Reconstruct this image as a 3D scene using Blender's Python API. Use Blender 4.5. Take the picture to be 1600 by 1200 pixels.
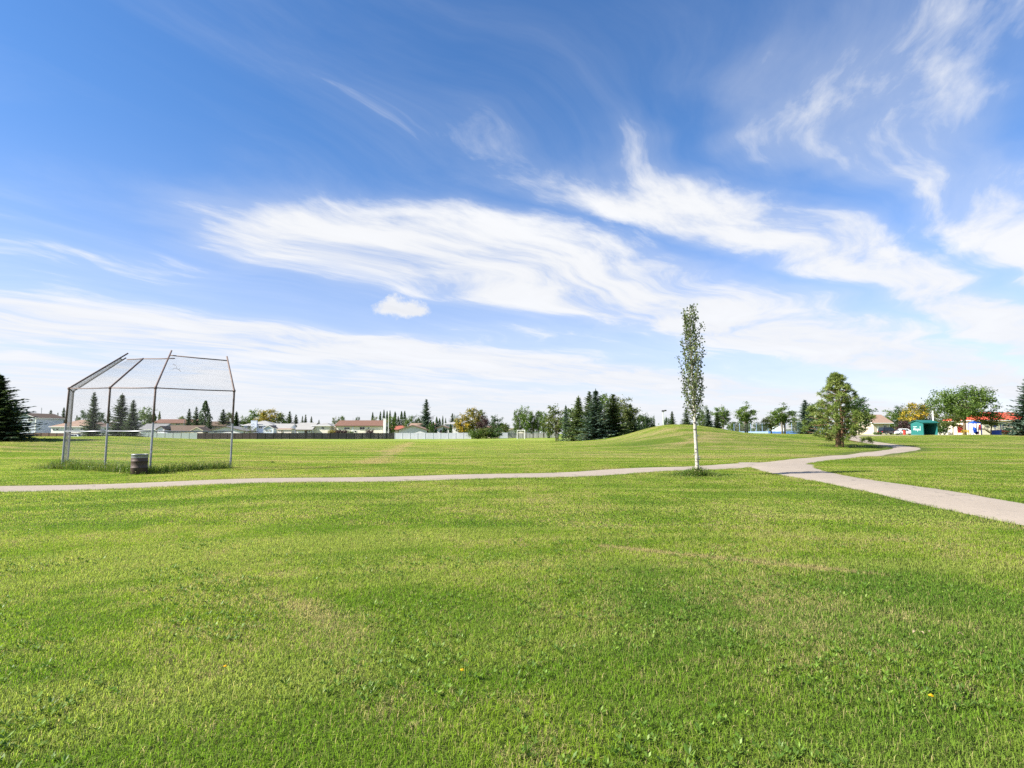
import bpy, math, random
import numpy as np
from mathutils import Vector, Matrix, noise as mnoise

for _o in list(bpy.data.objects):
    bpy.data.objects.remove(_o)
SC = bpy.context.scene
COL = SC.collection
R = math.radians

# ------------------------------------------------------------------ camera
F = 889.0                       # focal length in photograph pixels (1600 wide)
EYE = 1.6
PITCH = math.atan(78 / F)
cam_d = bpy.data.cameras.new('camera')
cam_d.sensor_width = 36.0
cam_d.lens = 36.0 * F / 1600
cam_d.clip_start = 0.05
cam_d.clip_end = 6000
cam = bpy.data.objects.new('camera', cam_d)
COL.objects.link(cam)
cam.location = (0, 0, EYE)
cam.rotation_euler = (R(90) + PITCH, 0, 0)
SC.camera = cam

# ------------------------------------------------------------------ light and exposure
SUN_EL = R(36)
SUN_AZ = R(-18)                 # sun stands to the left of the view, a little behind the camera
to_sun = Vector((-math.cos(SUN_EL) * math.cos(SUN_AZ), math.cos(SUN_EL) * math.sin(SUN_AZ), math.sin(SUN_EL)))
sun_d = bpy.data.lights.new('sun', 'SUN')
sun_d.energy = 4.3
sun_d.angle = R(0.53)
sun_d.color = (1.0, 0.94, 0.84)
sun = bpy.data.objects.new('sun', sun_d)
COL.objects.link(sun)
sun.rotation_euler = to_sun.to_track_quat('Z', 'Y').to_euler()
SC.view_settings.view_transform = 'Standard'
SC.view_settings.look = 'None'
SC.view_settings.exposure = 1.55
SC.view_settings.gamma = 1.0
SC.view_settings.use_curve_mapping = False
SC.cycles.use_denoising = False
SC.cycles.use_adaptive_sampling = True
SC.cycles.adaptive_threshold = 0.007
SC.cycles.adaptive_min_samples = 12
SC.cycles.max_bounces = 6
SC.cycles.transparent_max_bounces = 4
SC.cycles.sample_clamp_indirect = 4.0
SC.cycles.sample_clamp_direct = 3.0


class NT:
    """small helper for node trees"""
    def __init__(s, tree):
        s.t = tree

    def n(s, typ, **kw):
        nd = s.t.nodes.new(typ)
        for k, v in kw.items():
            setattr(nd, k, v)
        return nd

    def put(s, sock, v):
        if isinstance(v, bpy.types.NodeSocket):
            s.t.links.new(v, sock)
        elif v is not None:
            if isinstance(v, (tuple, list)) and len(v) == 3 and sock.type == 'RGBA':
                v = (*v, 1)
            sock.default_value = v

    def m(s, op, a, b=None, c=None, clamp=False):
        nd = s.n('ShaderNodeMath', operation=op, use_clamp=clamp)
        for i, v in enumerate((a, b, c)):
            s.put(nd.inputs[i], v)
        return nd.outputs[0]

    def vm(s, op, a, b=None):
        nd = s.n('ShaderNodeVectorMath', operation=op)
        s.put(nd.inputs[0], a)
        if b is not None:
            s.put(nd.inputs[1], b)
        return nd.outputs['Value'] if op in ('DOT_PRODUCT', 'LENGTH', 'DISTANCE') else nd.outputs[0]

    def xyz(s, x=0., y=0., z=0.):
        nd = s.n('ShaderNodeCombineXYZ')
        for i, v in enumerate((x, y, z)):
            s.put(nd.inputs[i], v)
        return nd.outputs[0]

    def sep(s, v):
        nd = s.n('ShaderNodeSeparateXYZ')
        s.put(nd.inputs[0], v)
        return nd.outputs

    def step(s, x, a, b, lo=0., hi=1.):
        nd = s.n('ShaderNodeMapRange', interpolation_type='SMOOTHSTEP')
        for i, v in enumerate((x, a, b, lo, hi)):
            s.put(nd.inputs[i], v)
        return nd.outputs[0]

    def noise(s, vec, scale=1., detail=4., rough=.5, dist=0., col=False):
        nd = s.n('ShaderNodeTexNoise')
        s.put(nd.inputs['Vector'], vec)
        nd.inputs['Scale'].default_value = scale
        nd.inputs['Detail'].default_value = detail
        nd.inputs['Roughness'].default_value = rough
        nd.inputs['Distortion'].default_value = dist
        return nd.outputs['Color' if col else 'Fac']

    def mix(s, f, a, b, blend='MIX'):
        nd = s.n('ShaderNodeMix', data_type='RGBA', blend_type=blend)
        s.put(nd.inputs[0], f)
        s.put(nd.inputs[6], a)
        s.put(nd.inputs[7], b)
        return nd.outputs[2]

    def ramp(s, x, pts, interp='LINEAR'):
        """piecewise curve of a float: pts [(x, y), ...]"""
        x0, x1 = pts[0][0], pts[-1][0]
        nd = s.n('ShaderNodeValToRGB')
        nd.color_ramp.interpolation = interp
        el = nd.color_ramp.elements
        for i, (px, py) in enumerate(pts):
            q = (px - x0) / (x1 - x0)
            e = el[i] if i < 2 else el.new(q)
            if i < 2:
                e.position = q
            e.color = (py, py, py, 1)
        for i, (px, py) in enumerate(pts):       # elements keep sorted order
            el[i].position = (px - x0) / (x1 - x0)
            el[i].color = (py, py, py, 1)
        mr = s.n('ShaderNodeMapRange')
        s.put(mr.inputs[0], x)
        mr.inputs[1].default_value = x0
        mr.inputs[2].default_value = x1
        s.t.links.new(mr.outputs[0], nd.inputs[0])
        return nd.outputs[0]


# ------------------------------------------------------------------ sky: Nishita air and cirrus on a high cloud plane
world = bpy.data.worlds.new('World')
SC.world = world
world.use_nodes = True
wt = world.node_tree
wt.nodes.clear()
world.cycles.sampling_method = 'MANUAL'
world.cycles.sample_map_resolution = 512
w = NT(wt)
sky = w.n('ShaderNodeTexSky', sky_type='NISHITA', sun_disc=False)
sky.sun_elevation = SUN_EL
sky.sun_rotation = math.atan2(to_sun.x, to_sun.y)
sky.altitude = 600
sky.air_density = 1.0
sky.dust_density = 0.55
sky.ozone_density = 3.0
hsv = w.n('ShaderNodeHueSaturation')
hsv.inputs['Saturation'].default_value = 1.12
wt.links.new(sky.outputs[0], hsv.inputs['Color'])
d = w.n('ShaderNodeTexCoord').outputs['Generated']
dx, dy, dz = w.sep(d)
skycol = w.vm('MULTIPLY', hsv.outputs[0], w.mix(w.step(dz, .02, .5), (.82, .80, .98), (.68, .86, 1.02)))
inv = w.m('DIVIDE', 1.0, w.m('ADD', w.m('MAXIMUM', dz, 0.0), 0.04))
u = w.m('MULTIPLY', dx, inv)
v = w.m('MULTIPLY', dy, inv)
s0 = w.m('DIVIDE', w.m('SUBTRACT', v, w.m('MULTIPLY', u, .67)), 1.2036)   # across the cirrus bands
t0 = w.m('DIVIDE', w.m('ADD', u, w.m('MULTIPLY', v, .67)), 1.2036)        # along them
p0 = w.xyz(s0, t0, 0)
wp = w.noise(p0, 0.9, 1, .5, col=True)
wp = w.vm('SUBTRACT', wp, (.5, .5, .5))
wa, wb, _ = w.sep(wp)
s1 = w.m('MULTIPLY_ADD', wa, .75, s0)
t1 = w.m('MULTIPLY_ADD', wb, 1.3, t0)
wq = w.sep(w.vm('SUBTRACT', w.noise(w.xyz(s0, t0, 3.1), 3.2, 2, .55, col=True), (.5, .5, .5)))
s2 = w.m('MULTIPLY_ADD', wq[0], .2, s1)
t2 = w.m('MULTIPLY_ADD', wq[1], .35, t1)
band = w.ramp(s2, [(-6, .25), (-3.4, .7), (-2.6, .1), (-1.2, .6), (-.5, .05), (.38, .0), (.57, .74), (.85, .74), (1.0, .0), (1.06, .05),
                   (1.2, .85), (1.56, .9), (1.74, .0), (1.92, .62), (2.3, 1.0), (2.8, 1.0), (3.35, .12), (4.15, .05),
                   (4.62, .95), (5.6, .95), (6.3, .55), (8, .8), (12, .85)])
tstart = w.ramp(s1, [(q, (y + 9) / 10) for q, y in [(-6, -9), (-.5, -9), (.2, .9), (1.7, .85), (2.3, -.05), (3.2, .2), (4.3, -4), (12, -9)]])
tstart = w.m('MULTIPLY_ADD', tstart, 10.0, -9.0)
tm = w.m('SUBTRACT', t2, tstart)
tmask = w.step(tm, -.15, .75)
# fibres run along the bands, combed wisps at a slant across them
fib = w.noise(w.xyz(w.m('MULTIPLY', s2, 2.3), w.m('MULTIPLY', t2, .75), 1.7), 1.0, 6, .56)
s3 = w.m('MULTIPLY_ADD', wq[0], .07, s1)
t3 = w.m('MULTIPLY_ADD', wq[1], .10, t1)
al = w.m('MULTIPLY_ADD', t3, .95, w.m('MULTIPLY', s3, .31))
ac = w.m('MULTIPLY_ADD', s3, .95, w.m('MULTIPLY', t3, -.31))
wisp = w.noise(w.xyz(w.m('MULTIPLY', ac, 4.2), w.m('MULTIPLY', al, 1.15), 5.2), 1.0, 9, .62)
clump = w.noise(w.xyz(s1, t1, 9.3), .8, 1, .5)
grain = w.m('ADD', w.m('MULTIPLY', fib, .35), w.m('ADD', w.m('MULTIPLY', wisp, .45), w.m('MULTIPLY', clump, .35)))   # about .575 +- .15
core = w.m('MULTIPLY', band, tmask)
dens = w.m('ADD', w.m('MULTIPLY', core, .86), w.m('MULTIPLY', w.m('SUBTRACT', grain, .575), 3.5))
cov = w.step(dens, .1, .95)
veil = w.m('MULTIPLY', w.step(w.m('ADD', w.m('MULTIPLY', core, .5), w.m('SUBTRACT', grain, .5)), -.05, .7), .48)
cov = w.m('MAXIMUM', cov, veil)
# one small puff of cumulus and fine ragged edges
pd = w.vm('SUBTRACT', d, (-0.1855, 0.9620, 0.2125))
px_, py_, pz_ = w.sep(pd)
pn = w.m('SUBTRACT', w.noise(d, 36, 5, .62), .5)
pr = w.m('SQRT', w.m('ADD', w.m('POWER', w.m('DIVIDE', px_, .044), 2.0), w.m('POWER', w.m('DIVIDE', pz_, w.m('MULTIPLY_ADD', w.m('GREATER_THAN', pz_, 0.0), .011, .016)), 2.0)))
pr = w.m('ADD', pr, w.m('MULTIPLY', pn, 1.9))
puff = w.m('MULTIPLY', w.step(pr, .55, 1.15, 1., 0.), w.m('GREATER_THAN', dy, 0.0))
cov = w.m('MAXIMUM', cov, w.m('MULTIPLY', puff, .97))
# thin bright layer thickening towards the horizon
hz = w.step(dz, -.12, .66, 1., 0.)
hz = w.m('MULTIPLY', w.m('POWER', hz, 2.6), .97)
cov = w.m('SUBTRACT', 1.0, w.m('MULTIPLY', w.m('SUBTRACT', 1.0, w.m('MULTIPLY', cov, .97)), w.m('SUBTRACT', 1.0, hz)))
shade = w.m('MULTIPLY_ADD', w.m('SUBTRACT', grain, .575), .35, 1.0)
ccol = w.mix(w.step(dz, .0, .35), (4.15, 4.25, 4.5), (4.45, 4.5, 4.6))
ccol = w.vm('MULTIPLY', ccol, w.xyz(shade, shade, shade))
final = w.mix(cov, skycol, ccol)
bg = w.n('ShaderNodeBackground')
wt.links.new(final, bg.inputs['Color'])
bg.inputs['Strength'].default_value = 0.072
wo = w.n('ShaderNodeOutputWorld')
wt.links.new(bg.outputs[0], wo.inputs['Surface'])


# ------------------------------------------------------------------ helpers
def wx(px, Y):
    """world X of a photograph column at depth Y"""
    return (px - 800) / F * Y


def wz(py, Y):
    """world height of a photograph row at depth Y (near the horizon)"""
    yc = (600 - py) / F
    return EYE + Y * (yc * math.cos(PITCH) + math.sin(PITCH)) / (math.cos(PITCH) - yc * math.sin(PITCH))


def sm(a, b, x):
    t = np.clip((x - a) / (b - a), 0, 1)
    return t * t * (3 - 2 * t)


def hgt(x, y):
    """the lie of the land"""
    x = np.asarray(x, float)
    y = np.asarray(y, float)
    h = 1.35 * np.exp(-((x + 46) / 21) ** 2 - ((y - 60) / 20) ** 2)
    h = h + 1.75 * np.exp(-((x - 22.3) / np.where(x > 22.3, 8.2, 5.8)) ** 2 - ((y - 80) / 13) ** 2)
    h = h + 1.45 * np.exp(-((x - 27) / 14) ** 2 - ((y - 88) / 21) ** 2)
    h = h + 1.4 * sm(22, 48, x) * sm(52, 95, y)
    h = h + .45 * sm(-25, 20, x) * sm(90, 150, y) * (1 - sm(22, 48, x))
    near = np.clip((y - 3) / 12, 0, 1)
    h = h + near * (.035 * np.sin(x * .31 + .7 * np.sin(y * .13)) * np.sin(y * .23 + 1) + .02 * np.sin(x * .7 + y * .4))
    return h


def H1(x, y):
    return float(hgt(x, y))


class MB:
    """collects faces, links them as one mesh object"""
    def __init__(s):
        s.v, s.f, s.mi = [], [], []

    def add(s, vs, fs, mi=0):
        b = len(s.v)
        s.v.extend([tuple(p) for p in vs])
        s.f.extend([tuple(i + b for i in q) for q in fs])
        s.mi.extend([mi] * len(fs))
        return s

    def box(s, x0, x1, y0, y1, z0, z1, mi=0):
        vs = [(x, y, z) for z in (z0, z1) for y in (y0, y1) for x in (x0, x1)]
        return s.add(vs, [(0, 2, 3, 1), (4, 5, 7, 6), (0, 1, 5, 4), (2, 6, 7, 3), (0, 4, 6, 2), (1, 3, 7, 5)], mi)

    def tube(s, pts, rad, n=6, cap=True, mi=0):
        pts = [Vector(p) for p in pts]
        if not isinstance(rad, (list, tuple)):
            rad = [rad] * len(pts)
        vs, fs = [], []
        ref = Vector((.31, .95, .1))
        for i, p in enumerate(pts):
            t = (pts[min(i + 1, len(pts) - 1)] - pts[max(i - 1, 0)]).normalized()
            if abs(t.dot(ref)) > .95:
                ref = Vector((.9, .1, .4))
            a = t.cross(ref).normalized()
            b = t.cross(a)
            for k in range(n):
                q = 2 * math.pi * k / n
                vs.append(p + (a * math.cos(q) + b * math.sin(q)) * rad[i])
        for i in range(len(pts) - 1):
            for k in range(n):
                k2 = (k + 1) % n
                fs.append((i * n + k, i * n + k2, (i + 1) * n + k2, (i + 1) * n + k))
        if cap:
            fs.append(tuple(range(n)))
            fs.append(tuple(range((len(pts) - 1) * n, len(pts) * n))[::-1])
        return s.add(vs, fs, mi)

    def lathe(s, prof, n=24, mi=0, c=(0, 0)):
        vs, fs = [], []
        for r, z in prof:
            for k in range(n):
                a = 2 * math.pi * k / n
                vs.append((c[0] + r * math.cos(a), c[1] + r * math.sin(a), z))
        for i in range(len(prof) - 1):
            for k in range(n):
                k2 = (k + 1) % n
                fs.append((i * n + k, i * n + k2, (i + 1) * n + k2, (i + 1) * n + k))
        return s.add(vs, fs, mi)

    def prism(s, poly, axis, a0, a1, mi=0):
        """closed polygon (two coordinates) extruded along axis 'x' or 'y'; polygon given in (other, z)"""
        n = len(poly)
        vs = []
        for a in (a0, a1):
            for p, z in poly:
                vs.append((a, p, z) if axis == 'x' else (p, a, z))
        fs = [tuple(range(n)), tuple(range(n, 2 * n))[::-1]]
        for k in range(n):
            fs.append((k, (k + 1) % n, n + (k + 1) % n, n + k))
        return s.add(vs, fs, mi)

    def mesh(s, name, mats, smooth=False):
        me = bpy.data.meshes.new(name)
        me.from_pydata(s.v, [], s.f)
        for m_ in (mats if isinstance(mats, (list, tuple)) else [mats]):
            me.materials.append(m_)
        if any(s.mi):
            me.polygons.foreach_set('material_index', s.mi)
        if smooth:
            me.polygons.foreach_set('use_smooth', [True] * len(me.polygons))
        me.validate()
        import bmesh
        if len(s.f) < 60000:
            bm = bmesh.new()
            bm.from_mesh(me)
            if not name.startswith(('crown', 'weed', 'tall', 'chain')):
                bmesh.ops.recalc_face_normals(bm, faces=bm.faces)
            bm.to_mesh(me)
            bm.free()
        return me

    def build(s, name, mats, parent=None, smooth=False):
        return link(name, s.mesh(name, mats, smooth), parent)


def link(name, me, parent=None):
    o = bpy.data.objects.new(name, me)
    COL.objects.link(o)
    if parent is not None:
        o.parent = parent
    return o


def thing(name, label, cat, loc=(0, 0, 0), rz=0., group=None):
    o = bpy.data.objects.new(name, None)
    COL.objects.link(o)
    o.empty_display_size = .3
    o.location = loc
    o.rotation_euler = (0, 0, rz)
    o['label'] = label
    o['category'] = cat
    if group:
        o['group'] = group
    return o


def tag(o, label, cat=None, group=None, kind=None):
    o['label'] = label
    if cat:
        o['category'] = cat
    if group:
        o['group'] = group
    if kind:
        o['kind'] = kind
    return o


# ------------------------------------------------------------------ materials
def mat(name):
    m_ = bpy.data.materials.new(name)
    m_.use_nodes = True
    m_.node_tree.nodes.clear()
    t = NT(m_.node_tree)
    out = t.n('ShaderNodeOutputMaterial')
    return m_, t, out


def plain(name, col, rough=.7, var=.12, scale=3., metal=0., bump=0., bscale=40., spec=.3):
    """painted or raw surface with mottled wear"""
    m_, t, out = mat(name)
    pos = t.n('ShaderNodeTexCoord').outputs['Object']
    n1 = t.noise(pos, scale, 5, .6)
    n2 = t.noise(pos, scale * 9, 3, .6)
    k = t.m('ADD', t.m('MULTIPLY', t.m('SUBTRACT', n1, .5), var * 2.2), t.m('MULTIPLY', t.m('SUBTRACT', n2, .5), var * 1.4))
    k = t.m('ADD', k, 1.0)
    c = t.vm('MULTIPLY', tuple(col), t.xyz(k, k, k))
    p = t.n('ShaderNodeBsdfPrincipled')
    t.put(p.inputs['Base Color'], c)
    p.inputs['Roughness'].default_value = rough
    p.inputs['Metallic'].default_value = metal
    p.inputs['Specular IOR Level'].default_value = spec
    if bump:
        b = t.n('ShaderNodeBump')
        b.inputs['Strength'].default_value = bump
        b.inputs['Distance'].default_value = .02
        t.put(b.inputs['Height'], t.noise(pos, bscale, 4, .6))
        t.t.links.new(b.outputs[0], p.inputs['Normal'])
    t.t.links.new(p.outputs[0], out.inputs[0])
    return m_


def siding(name, col, pitch=.2, rough=.6):
    """horizontal lap siding: fine relief lines"""
    m_, t, out = mat(name)
    pos = t.n('ShaderNodeTexCoord').outputs['Object']
    z = t.sep(pos)[2]
    saw = t.m('SUBTRACT', 1.0, t.m('FRACT', t.m('DIVIDE', z, pitch)))
    n1 = t.noise(pos, .7, 4, .6)
    k = t.m('MULTIPLY_ADD', t.m('SUBTRACT', n1, .5), .18, 1.0)
    p = t.n('ShaderNodeBsdfPrincipled')
    t.put(p.inputs['Base Color'], t.vm('MULTIPLY', tuple(col), t.xyz(k, k, k)))
    p.inputs['Roughness'].default_value = rough
    b = t.n('ShaderNodeBump')
    b.inputs['Strength'].default_value = .2
    b.inputs['Distance'].default_value = .02
    t.put(b.inputs['Height'], saw)
    t.t.links.new(b.outputs[0], p.inputs['Normal'])
    t.t.links.new(p.outputs[0], out.inputs[0])
    return m_


def shingle(name, col):
    m_, t, out = mat(name)
    pos = t.n('ShaderNodeTexCoord').outputs['Object']
    br = t.n('ShaderNodeTexBrick')
    t.put(br.inputs['Vector'], pos)
    n1 = t.noise(pos, .8, 5, .65)
    n2 = t.noise(pos, 7, 3, .7)
    k = t.m('ADD', t.m('MULTIPLY_ADD', t.m('SUBTRACT', n1, .5), .35, 1.0), t.m('MULTIPLY', t.m('SUBTRACT', n2, .5), .35))
    p = t.n('ShaderNodeBsdfPrincipled')
    t.put(p.inputs['Base Color'], t.vm('MULTIPLY', tuple(col), t.xyz(k, k, k)))
    p.inputs['Roughness'].default_value = .85
    p.inputs['Specular IOR Level'].default_value = .2
    b = t.n('ShaderNodeBump')
    b.inputs['Strength'].default_value = .6
    b.inputs['Distance'].default_value = .03
    t.put(b.inputs['Height'], n2)
    t.t.links.new(b.outputs[0], p.inputs['Normal'])
    t.t.links.new(p.outputs[0], out.inputs[0])
    return m_


def leafmat(name, col, col2=None, transl=.35, var=.5, patch=.35):
    """leaves: each leaf a little different, paler and darker boughs, light passes through"""
    m_, t, out = mat(name)
    g = t.n('ShaderNodeNewGeometry')
    ri = g.outputs['Random Per Island']
    oi = t.n('ShaderNodeObjectInfo').outputs['Random']
    pos = t.n('ShaderNodeTexCoord').outputs['Object']
    n1 = t.noise(pos, patch, 3, .6)
    k = t.m('MULTIPLY_ADD', ri, var, 1 - var / 2)
    k = t.m('MULTIPLY', k, t.m('MULTIPLY_ADD', oi, .3, .85))
    c = tuple(col)
    c2 = tuple(col2) if col2 else (col[0] * 1.7, col[1] * 1.35, col[2] * 1.1)
    base = t.mix(t.step(t.m('ADD', n1, t.m('MULTIPLY', t.m('SUBTRACT', ri, .5), .25)), .4, .68), c, c2)
    cc = t.vm('MULTIPLY', base, t.xyz(k, k, k))
    p = t.n('ShaderNodeBsdfPrincipled')
    t.put(p.inputs['Base Color'], cc)
    p.inputs['Roughness'].default_value = .5
    p.inputs['Specular IOR Level'].default_value = .3
    tr = t.n('ShaderNodeBsdfTranslucent')
    t.put(tr.inputs['Color'], t.vm('MULTIPLY', cc, (1.25, 1.35, .6)))
    mx = t.n('ShaderNodeMixShader')
    mx.inputs[0].default_value = transl
    t.t.links.new(p.outputs[0], mx.inputs[1])
    t.t.links.new(tr.outputs[0], mx.inputs[2])
    t.t.links.new(mx.outputs[0], out.inputs[0])
    return m_


# -- the lawn: one tint of world position shared by the soil sheet and the blades
def lawn_tint(t, pos):
    """returns (dry 0..1, bare 0..1, lush colour) as sockets"""
    x, y, z = t.sep(pos)
    flat = t.xyz(x, y, 0.)
    big = t.noise(flat, .11, 3, .55)
    mid = t.noise(flat, .55, 4, .6)
    fine = t.noise(flat, 2.6, 4, .65)
    # mower passes: long streaks across the field beyond the path, broad arcs in front
    streak = t.noise(t.xyz(t.m('MULTIPLY', x, .035), t.m('MULTIPLY_ADD', t.m('MULTIPLY', x, .02), 1.0, t.m('MULTIPLY', y, .55)), 4.), 1., 3, .6)
    far = t.step(y, 22., 34.)
    # mower arcs turning in front of the path
    rx, ry = t.m('SUBTRACT', x, 3.), t.m('ADD', y, 9.)
    rad = t.m('SQRT', t.m('ADD', t.m('MULTIPLY', rx, rx), t.m('MULTIPLY', ry, ry)))
    arc = t.noise(t.xyz(t.m('MULTIPLY', rad, .9), t.m('MULTIPLY', t.m('ARCTAN2', rx, ry), 1.6), 2.), 1., 3, .6)
    dry = t.m('ADD', t.m('MULTIPLY', big, .55), t.m('ADD', t.m('MULTIPLY', mid, .68), t.m('MULTIPLY', fine, .52)))     # ~ .73
    dry = t.m('ADD', dry, t.m('MULTIPLY', t.m('MULTIPLY', t.m('SUBTRACT', streak, .5), 1.1), far))
    # worn tracks: (x0, y0, x1, y1, half width, strength)
    for (xa, ya, xb, yb, hw, st) in ((-19., 108., -7.6, 31., 1.3, .3), (-26., 48., -16., 50., .7, .3), (1.3, 8.3, 4.2, 6.6, .16, .34),
                                     (-1.9, 5.4, -.7, 3.4, .45, .12), (15.5, 60., 25., 70., 2.5, .18), (-2.6, 6.0, -1.2, 4.8, .3, .1)):
        ax, ay = xb - xa, yb - ya
        L2 = ax * ax + ay * ay
        q = t.m('DIVIDE', t.m('ADD', t.m('MULTIPLY', t.m('SUBTRACT', x, xa), ax), t.m('MULTIPLY', t.m('SUBTRACT', y, ya), ay)), L2, clamp=True)
        ex = t.m('SUBTRACT', x, t.m('MULTIPLY_ADD', q, ax, xa))
        ey = t.m('SUBTRACT', y, t.m('MULTIPLY_ADD', q, ay, ya))
        dd = t.m('SQRT', t.m('ADD', t.m('MULTIPLY', ex, ex), t.m('MULTIPLY', ey, ey)))
        dd = t.m('ADD', dd, t.m('MULTIPLY', t.m('SUBTRACT', fine, .5), hw * 2.5))
        dry = t.m('ADD', dry, t.m('MULTIPLY', t.step(dd, 0., hw, 1., 0.), st))
    lush = t.mix(t.step(t.m('ADD', big, t.m('MULTIPLY', t.m('SUBTRACT', mid, .5), .9)), .32, .68), LUSH_A, LUSH_B)
    lush = t.mix(t.m('MULTIPLY', t.step(streak, .42, .60), t.m('MULTIPLY_ADD', far, .75, .05)), lush, LUSH_C)
    thin = t.noise(t.xyz(t.m('MULTIPLY', x, .03), t.m('MULTIPLY', y, 1.15), 8.), 1., 2, .5)
    lush = t.mix(t.m('MULTIPLY', t.step(thin, .52, .66), t.m('MULTIPLY', far, .75)), lush, LUSH_A)
    lush = t.mix(t.m('MULTIPLY', t.step(arc, .46, .64), t.m('MULTIPLY_ADD', far, -.45, .6)), lush, LUSH_C)
    lush = t.mix(t.m('MULTIPLY', t.step(fine, .53, .70), .5), lush, LUSH_A)
    ex, ey = t.m('DIVIDE', t.m('SUBTRACT', x, 2.6), 3.0), t.m('DIVIDE', t.m('SUBTRACT', y, 5.2), 2.4)
    el = t.m('ADD', t.m('SQRT', t.m('ADD', t.m('MULTIPLY', ex, ex), t.m('MULTIPLY', ey, ey))), t.m('MULTIPLY', t.m('SUBTRACT', mid, .5), 1.6))
    lush = t.mix(t.m('MULTIPLY', t.step(el, .2, 1.15, 1., 0.), .7), lush, (.105, .220, .024))
    return t.step(dry, .80, 1.20), t.step(dry, 1.12, 1.3), lush


LUSH_A = (.138, .262, .014)
LUSH_B = (.285, .405, .028)
LUSH_C = (.395, .455, .095)
STRAW = (.44, .38, .16)


def soft_up(t, p, tr, k=.86):
    """thin blades scatter light round themselves: lean the shading normal towards the sky"""
    n = t.n('ShaderNodeNewGeometry').outputs['Normal']
    v_ = t.vm('NORMALIZE', t.vm('ADD', t.vm('MULTIPLY', n, (1 - k, 1 - k, 1 - k)), (0., 0., k)))
    t.t.links.new(v_, p.inputs['Normal'])


def grass_mat():
    m_, t, out = mat('grass_blades')
    g = t.n('ShaderNodeNewGeometry')
    dry, bare, lush = lawn_tint(t, g.outputs['Position'])
    ri = g.outputs['Random Per Island']
    k = t.m('MULTIPLY_ADD', ri, .75, .62)
    isdry = t.step(t.m('SUBTRACT', t.m('MULTIPLY_ADD', dry, .9, .11), t.m('FRACT', t.m('MULTIPLY', ri, 7.31))), -.08, .12)
    c = t.mix(isdry, lush, STRAW)
    c = t.vm('MULTIPLY', c, t.xyz(k, k, k))
    p = t.n('ShaderNodeBsdfPrincipled')
    t.put(p.inputs['Base Color'], c)
    p.inputs['Roughness'].default_value = .5
    p.inputs['Specular IOR Level'].default_value = .12
    tr = t.n('ShaderNodeBsdfTranslucent')
    t.put(tr.inputs['Color'], t.vm('MULTIPLY', c, (1.25, 1.3, .7)))
    mx = t.n('ShaderNodeMixShader')
    mx.inputs[0].default_value = .30
    soft_up(t, p, tr)
    t.t.links.new(p.outputs[0], mx.inputs[1])
    t.t.links.new(tr.outputs[0], mx.inputs[2])
    t.t.links.new(mx.outputs[0], out.inputs[0])
    return m_


def ground_mat():
    m_, t, out = mat('lawn_soil')
    g = t.n('ShaderNodeNewGeometry')
    pos = g.outputs['Position']
    dry, bare, lush = lawn_tint(t, pos)
    x, y, z = t.sep(pos)
    far = t.step(y, 60., 120.)
    thatch = t.mix(dry, (.07, .10, .016), (.20, .17, .075))
    thatch = t.mix(bare, thatch, (.19, .14, .085))
    farc = t.mix(t.m('MULTIPLY', dry, .75), t.vm('MULTIPLY', lush, (.72, .72, .72)), t.vm('MULTIPLY', STRAW, (.75, .75, .75)))
    n2 = t.noise(pos, 9, 4, .7)
    k = t.m('MULTIPLY_ADD', n2, .9, .55)
    c = t.vm('MULTIPLY', t.mix(far, thatch, farc), t.xyz(k, k, k))
    p = t.n('ShaderNodeBsdfPrincipled')
    t.put(p.inputs['Base Color'], c)
    p.inputs['Roughness'].default_value = .9
    p.inputs['Specular IOR Level'].default_value = .1
    b = t.n('ShaderNodeBump')
    b.inputs['Strength'].default_value = .9
    b.inputs['Distance'].default_value = .05
    t.put(b.inputs['Height'], t.noise(pos, 14, 4, .7))
    t.t.links.new(b.outputs[0], p.inputs['Normal'])
    t.t.links.new(p.outputs[0], out.inputs[0])
    return m_


def path_mat():
    m_, t, out = mat('path_asphalt')
    pos = t.n('ShaderNodeNewGeometry').outputs['Position']
    n1 = t.noise(pos, .5, 4, .6)
    n2 = t.noise(pos, 38, 3, .75)
    n3 = t.noise(pos, 5, 4, .6)
    c = t.mix(n1, (.25, .210, .165), (.36, .305, .245))
    c = t.mix(t.step(n3, .55, .8), c, (.22, .19, .16))
    k = t.m('MULTIPLY_ADD', t.m('SUBTRACT', n2, .5), .8, 1.)
    vo = t.n('ShaderNodeTexVoronoi', feature='DISTANCE_TO_EDGE')
    t.put(vo.inputs['Vector'], t.vm('ADD', pos, t.vm('MULTIPLY', t.noise(pos, 1.3, 4, .6, col=True), (1.1, 1.1, 0.))))
    vo.inputs['Scale'].default_value = .28
    crack = t.m('MULTIPLY', t.step(vo.outputs[0], .0, .012, 1., 0.), t.step(n1, .42, .58))
    c = t.mix(t.m('MULTIPLY', crack, .75), c, (.10, .09, .075))
    c = t.vm('MULTIPLY', c, t.xyz(k, k, k))
    p = t.n('ShaderNodeBsdfPrincipled')
    t.put(p.inputs['Base Color'], c)
    p.inputs['Roughness'].default_value = .9
    p.inputs['Specular IOR Level'].default_value = .2
    b = t.n('ShaderNodeBump')
    b.inputs['Strength'].default_value = .5
    b.inputs['Distance'].default_value = .01
    t.put(b.inputs['Height'], n2)
    t.t.links.new(b.outputs[0], p.inputs['Normal'])
    t.t.links.new(p.outputs[0], out.inputs[0])
    return m_


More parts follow.
